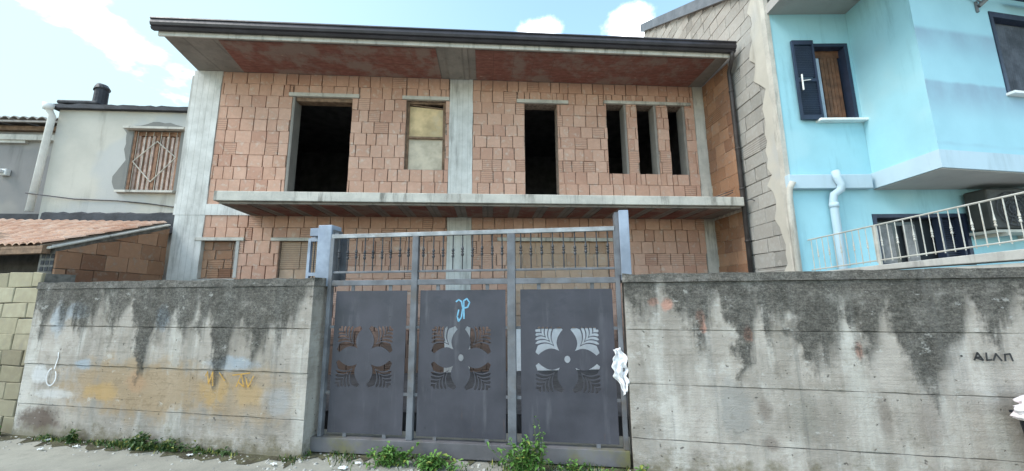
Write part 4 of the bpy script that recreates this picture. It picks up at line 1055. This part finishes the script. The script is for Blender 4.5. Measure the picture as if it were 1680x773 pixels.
tag(o, 'white and pink plastic bag lying on the dark bin at the wall', 'bag')

# ------------------------------------------------------------------ weeds
def weed(fr, u, w, h, spread, n, seed, label, leaf='leaf', L=.05, name='weed', group='weeds growing along the wall and gate'):
    r_ = random.Random(seed); t = thing(name, fr, u, w, label, 'plant', group)
    st = MB(); lf = MB()
    ns = max(4, n // 12)
    for i in range(ns):
        a = r_.uniform(0, 2 * math.pi); d = abs(r_.gauss(0, .5)) * spread; hh = h * r_.uniform(.45, 1) * (1 - .5 * min(1, d / max(spread, .01) / 1.6))
        bx, bw = u + math.cos(a) * d * .6, w + abs(math.sin(a)) * d * .2
        tx, tw = u + math.cos(a) * d * 1.3, w + math.sin(a) * d * .4 + .02
        pts = [(bx, bw, 0), ((bx * .6 + tx * .4), (bw * .6 + tw * .4), hh * .55), (tx, tw, hh)]
        st.tube(pts, [.004, .003, .0015], 5)
        for k in range(n // ns):
            q = r_.uniform(.15, 1.05)
            P = Vector(pts[0]).lerp(Vector(pts[1]), q / .55) if q < .55 else Vector(pts[1]).lerp(Vector(pts[2]), (q - .55) / .45)
            b = r_.uniform(0, 2 * math.pi); ln = L * r_.uniform(.5, 1.3); el = r_.uniform(-.5, .9)
            D = Vector((math.cos(b) * math.cos(el), math.sin(b) * math.cos(el), math.sin(el))); S = D.cross(Vector((0, 0, 1))).normalized() * ln * r_.uniform(.2, .34)
            mid = P + D * ln * .5 + Vector((0, 0, ln * .12)); tip = P + D * ln - Vector((0, 0, ln * .15))
            c = (r_.random(), 0, r_.random(), 1)
            lf.face([P, mid + S, tip, mid - S], 0, c)
    st.build('stems', M['stem'], t); lf.build('leaves', M[leaf], t, merge=False)
    return t
weed(G, .14, .24, .36, .26, 560, 1, 'tall bushy green weed in front of the right gate panel', L=.055)
weed(G, .28, .2, .58, .2, 110, 2, 'thin flowering green weed leaning up the right gate panel', L=.035)
weed(G, -1.2, .2, .2, .4, 520, 3, 'low spreading green weed under the left gate panels', L=.055)
weed(G, -.72, .24, .15, .36, 380, 4, 'low green weed under the middle gate panel', L=.055)
weed(G, .6, .14, .1, .25, 120, 5, 'sparse low weed under the right end of the gate', L=.04)
weed(SR, .06, .1, .14, .12, 90, 6, 'small green tuft at the foot of the right wall by the gate', L=.04)
weed(SL, -1.95, .07, .17, .3, 420, 7, 'dark green creeping weed at the middle of the ochre wall foot', 'leaf_dark', .05)
weed(SL, -1.55, .06, .14, .3, 300, 12, 'short olive weed right of the creeping weed at the wall foot', 'leaf_dark', .04)
weed(SL, -2.95, .06, .16, .06, 120, 8, 'narrow dark green weed standing alone at the ochre wall', 'leaf_dark', .055)
weed(SL, -4.2, .08, .24, .09, 140, 9, 'leafy green weed where the yellow wall meets the grey wall', 'leaf', .05)
weed(SL, -3.35, .05, .08, .2, 80, 10, 'thin low weeds at the brown-stained end of the ochre wall', 'leaf_dark', .035)
weed(SL, -.95, .05, .07, .2, 80, 11, 'thin low weeds near the gate end of the ochre wall', 'leaf_dark', .035)

m = MB(); m2 = MB(); rg = random.Random(55)
def blades(m, fr, u0, u1, wa, wb, n, hmax):
    for i in range(n):
        u = rg.uniform(u0, u1); w = wa + abs(rg.gauss(0, 1)) * (wb - wa) * .5
        if mn.noise(Vector((u * 2.3, w * 2, 4.2))) < -.12: continue
        c = fr.at(u, w); h = hmax * rg.uniform(.3, 1); a = rg.uniform(0, 6.28); l = rg.uniform(.2, .9) * h; q = rg.uniform(.003, .007)
        dx, dy = math.cos(a), math.sin(a)
        m.face([(c.x - dy * q, -(c.y + dx * q), 0), (c.x + dy * q, -(c.y - dx * q), 0), (c.x + dx * l * .5 + dy * q, -(c.y + dy * l * .5 - dx * q), h * .7), (c.x + dx * l, -(c.y + dy * l), h)], 0, (rg.random(), 0, rg.random() * 1.15, 1))
blades(m, SL, -4.3, .0, .01, .12, 900, .06); blades(m, G, -2.2, 1.15, .02, .3, 1100, .07); blades(m, SL, -2.4, -1.2, .01, .12, 500, .08)
tag(m.build('grass', M['leaf_dark'], merge=False), 'short dark grass and moss at the foot of the walls and gate', 'grass', kind='stuff')
# rubble and litter
m = MB(); rr = random.Random(77)
def pebble(m, fr, u, w, s_):
    c = fr.at(u, w); n = 6
    top = [(c.x + s_ * .7 * math.cos(k * 1.047 + .3) * rr.uniform(.6, 1.1), -(c.y + s_ * .7 * math.sin(k * 1.047 + .3) * rr.uniform(.6, 1.1)), s_ * rr.uniform(.35, .7)) for k in range(n)]
    bot = [(c.x + s_ * math.cos(k * 1.047 + .3) * rr.uniform(.7, 1.1), -(c.y + s_ * math.sin(k * 1.047 + .3) * rr.uniform(.7, 1.1)), 0) for k in range(n)]
    m.poly(top + bot, [tuple(range(n))] + [(k, n + k, n + (k + 1) % n, (k + 1) % n) for k in range(n)], 0, (rr.random(), 0, 0, 1))
for i in range(420):
    if rr.random() < .55: pebble(m, SL, rr.uniform(-4.3, .1), .03 + abs(rr.gauss(0, .16)), rr.uniform(.005, .018))
    else: pebble(m, G, rr.uniform(-2.3, 1.2), .03 + abs(rr.gauss(0, .25)), rr.uniform(.005, .022))
tag(m.build('rubble', M['stone']), 'small stones and crumbs scattered along the foot of the walls', 'rubble', kind='stuff')
LIT = [(SL, -3.0, .30, .05, 'white paper scrap lying apart on the asphalt'), (SL, -2.02, .12, .06, 'white crumpled paper in the creeping weed'), (SL, -3.3, .08, .05, 'pale paper scrap at the brown-stained wall foot'),
       (SL, -1.2, .16, .05, 'pale flat scrap below the orange scribble'), (G, -1.62, .36, .07, 'white scrap left of the low gate weed'), (G, -1.52, .25, .05, 'crumpled white scrap nearest the gate beam'), (SL, -.15, .2, .05, 'pale scrap at the corner of the left wall end'), (SL, -2.7, .18, .05, 'thin pale scrap between the lone weed and the creeping weed')]
for k, (fr_, u, w, s_, lab) in enumerate(LIT):
    s_ *= .75
    q = MB(); rq = random.Random(k); n = 5; gz = [[(u + s_ * (i / n - .5) * 1.5 + rq.uniform(-.006, .006), w + s_ * (j / n - .5) + rq.uniform(-.006, .006), .012 + rq.uniform(0, .02)) for j in range(n + 1)] for i in range(n + 1)]
    q.poly([p for r_ in gz for p in r_], [(i * (n + 1) + j, i * (n + 1) + j + 1, (i + 1) * (n + 1) + j + 1, (i + 1) * (n + 1) + j) for i in range(n) for j in range(n)])
    th = thing('paper_scrap', fr_, u, w, lab, 'litter', 'pale litter along the wall foot')
    q.build('sheet', M['paper'], th)

# ------------------------------------------------------------------ camera
cam_d = bpy.data.cameras.new('camera'); cam = bpy.data.objects.new('camera', cam_d); COL.objects.link(cam)
cam_d.sensor_width = 36; cam_d.lens = 36 * 610 / 1680; cam_d.clip_start = .05; cam_d.clip_end = 500
pt, ro = R(9.188), R(-.393)
fwd = Vector((0, math.cos(pt), math.sin(pt))); up = Vector((0, -math.sin(pt), math.cos(pt))); rt = Vector((1, 0, 0))
r2 = math.cos(ro) * rt + math.sin(ro) * up; u2 = -math.sin(ro) * rt + math.cos(ro) * up
mw = Matrix((r2, u2, -fwd)).transposed().to_4x4(); mw.translation = (0, 0, EYE)
cam.matrix_world = mw
sc.camera = cam

# ------------------------------------------------------------------ light
SUN_EL, SUN_AZ = 46, -112     # veiled sun in the west, a little on the street side (+Y is north)
el, az = R(SUN_EL), R(SUN_AZ)
sd_ = Vector((math.sin(az) * math.cos(el), math.cos(az) * math.cos(el), math.sin(el)))
su = bpy.data.lights.new('sun', 'SUN'); su.energy = 1.1; su.angle = R(24); su.color = (1, .97, .92)
so = bpy.data.objects.new('sun', su); COL.objects.link(so); so.rotation_euler = sd_.to_track_quat('Z', 'Y').to_euler(); so.location = (0, 0, 20)
w = bpy.data.worlds.new('World'); sc.world = w; w.use_nodes = True
nt = w.node_tree; bg = nt.nodes['Background']
sky = nt.nodes.new('ShaderNodeTexSky'); sky.sky_type = 'NISHITA'; sky.sun_disc = False
sky.sun_elevation = el; sky.sun_rotation = az; sky.air_density = 1.15; sky.dust_density = .8; sky.ozone_density = 1.0
tc = nt.nodes.new('ShaderNodeTexCoord')
def wmath(op, a, b):
    n = nt.nodes.new('ShaderNodeMath'); n.operation = op
    for k, v in ((0, a), (1, b)):
        if hasattr(v, 'links'): nt.links.new(v, n.inputs[k])
        else: n.inputs[k].default_value = v
    return n.outputs[0]
mp = nt.nodes.new('ShaderNodeMapping'); nt.links.new(tc.outputs['Generated'], mp.inputs[0]); mp.inputs['Scale'].default_value = (1, 1, 1.8)
ns = nt.nodes.new('ShaderNodeTexNoise'); ns.inputs['Scale'].default_value = 3.4; ns.inputs['Detail'].default_value = 7; ns.inputs['Roughness'].default_value = .55
nt.links.new(mp.outputs[0], ns.inputs['Vector'])
mr = nt.nodes.new('ShaderNodeMapRange'); mr.interpolation_type = 'SMOOTHSTEP'; mr.inputs['From Min'].default_value = .56; mr.inputs['From Max'].default_value = .7
nt.links.new(ns.outputs['Fac'], mr.inputs['Value'])
mx = nt.nodes.new('ShaderNodeMix'); mx.data_type = 'RGBA'
tint = nt.nodes.new('ShaderNodeMix'); tint.data_type = 'RGBA'; tint.blend_type = 'MULTIPLY'; tint.inputs[0].default_value = 1; tint.inputs[7].default_value = (.93, 1.0, .97, 1)
nt.links.new(sky.outputs[0], tint.inputs[6])
def cloud(d, rad):
    # one ragged white cloud in direction d
    v = nt.nodes.new('ShaderNodeVectorMath'); v.operation = 'DISTANCE'; nt.links.new(tc.outputs['Generated'], v.inputs[0]); v.inputs[1].default_value = d
    e = wmath('ADD', v.outputs['Value'], wmath('MULTIPLY', wmath('SUBTRACT', ns2.outputs['Fac'], .5), rad * 2.2))
    m_ = nt.nodes.new('ShaderNodeMapRange'); m_.interpolation_type = 'SMOOTHSTEP'; m_.inputs['From Min'].default_value = rad * 1.25; m_.inputs['From Max'].default_value = rad * .35
    nt.links.new(e, m_.inputs['Value']); return m_.outputs[0]
ns2 = nt.nodes.new('ShaderNodeTexNoise'); ns2.inputs['Scale'].default_value = 9; ns2.inputs['Detail'].default_value = 7; ns2.inputs['Roughness'].default_value = .6
nt.links.new(tc.outputs['Generated'], ns2.inputs['Vector'])
cl = mr.outputs[0]
for d_, r_, amt in (((.07, .80, .60), .05, .75), ((.285, .765, .59), .055, .75)):
    cl = wmath('MAXIMUM', cl, wmath('MULTIPLY', cloud(d_, r_), amt))
hz = nt.nodes.new('ShaderNodeVectorMath'); hz.operation = 'DISTANCE'; nt.links.new(tc.outputs['Generated'], hz.inputs[0]); hz.inputs[1].default_value = (-.82, .5, .3)
hm = nt.nodes.new('ShaderNodeMapRange'); hm.interpolation_type = 'SMOOTHSTEP'; hm.inputs['From Min'].default_value = 1.05; hm.inputs['From Max'].default_value = .1; hm.inputs['To Max'].default_value = .85
nt.links.new(hz.outputs['Value'], hm.inputs['Value'])
veil = nt.nodes.new('ShaderNodeMix'); veil.data_type = 'RGBA'; veil.blend_type = 'ADD'; veil.inputs[0].default_value = 1; veil.inputs[7].default_value = (.36, .58, .5, 1)
nt.links.new(tint.outputs[2], veil.inputs[6])
hmix = nt.nodes.new('ShaderNodeMix'); hmix.data_type = 'RGBA'; nt.links.new(hm.outputs[0], hmix.inputs[0]); nt.links.new(veil.outputs[2], hmix.inputs[6]); hmix.inputs[7].default_value = (2.15, 2.75, 2.75, 1)
tint = hmix
nt.links.new(cl, mx.inputs[0]); nt.links.new(tint.outputs[2], mx.inputs[6]); mx.inputs[7].default_value = (14, 14, 14, 1)
nt.links.new(mx.outputs[2], bg.inputs['Color']); bg.inputs['Strength'].default_value = .14
sc.view_settings.view_transform = 'Standard'; sc.view_settings.look = 'None'; sc.view_settings.gamma = 1
sc.view_settings.exposure = 1.4
sc.cycles.max_bounces = 8; sc.cycles.diffuse_bounces = 5
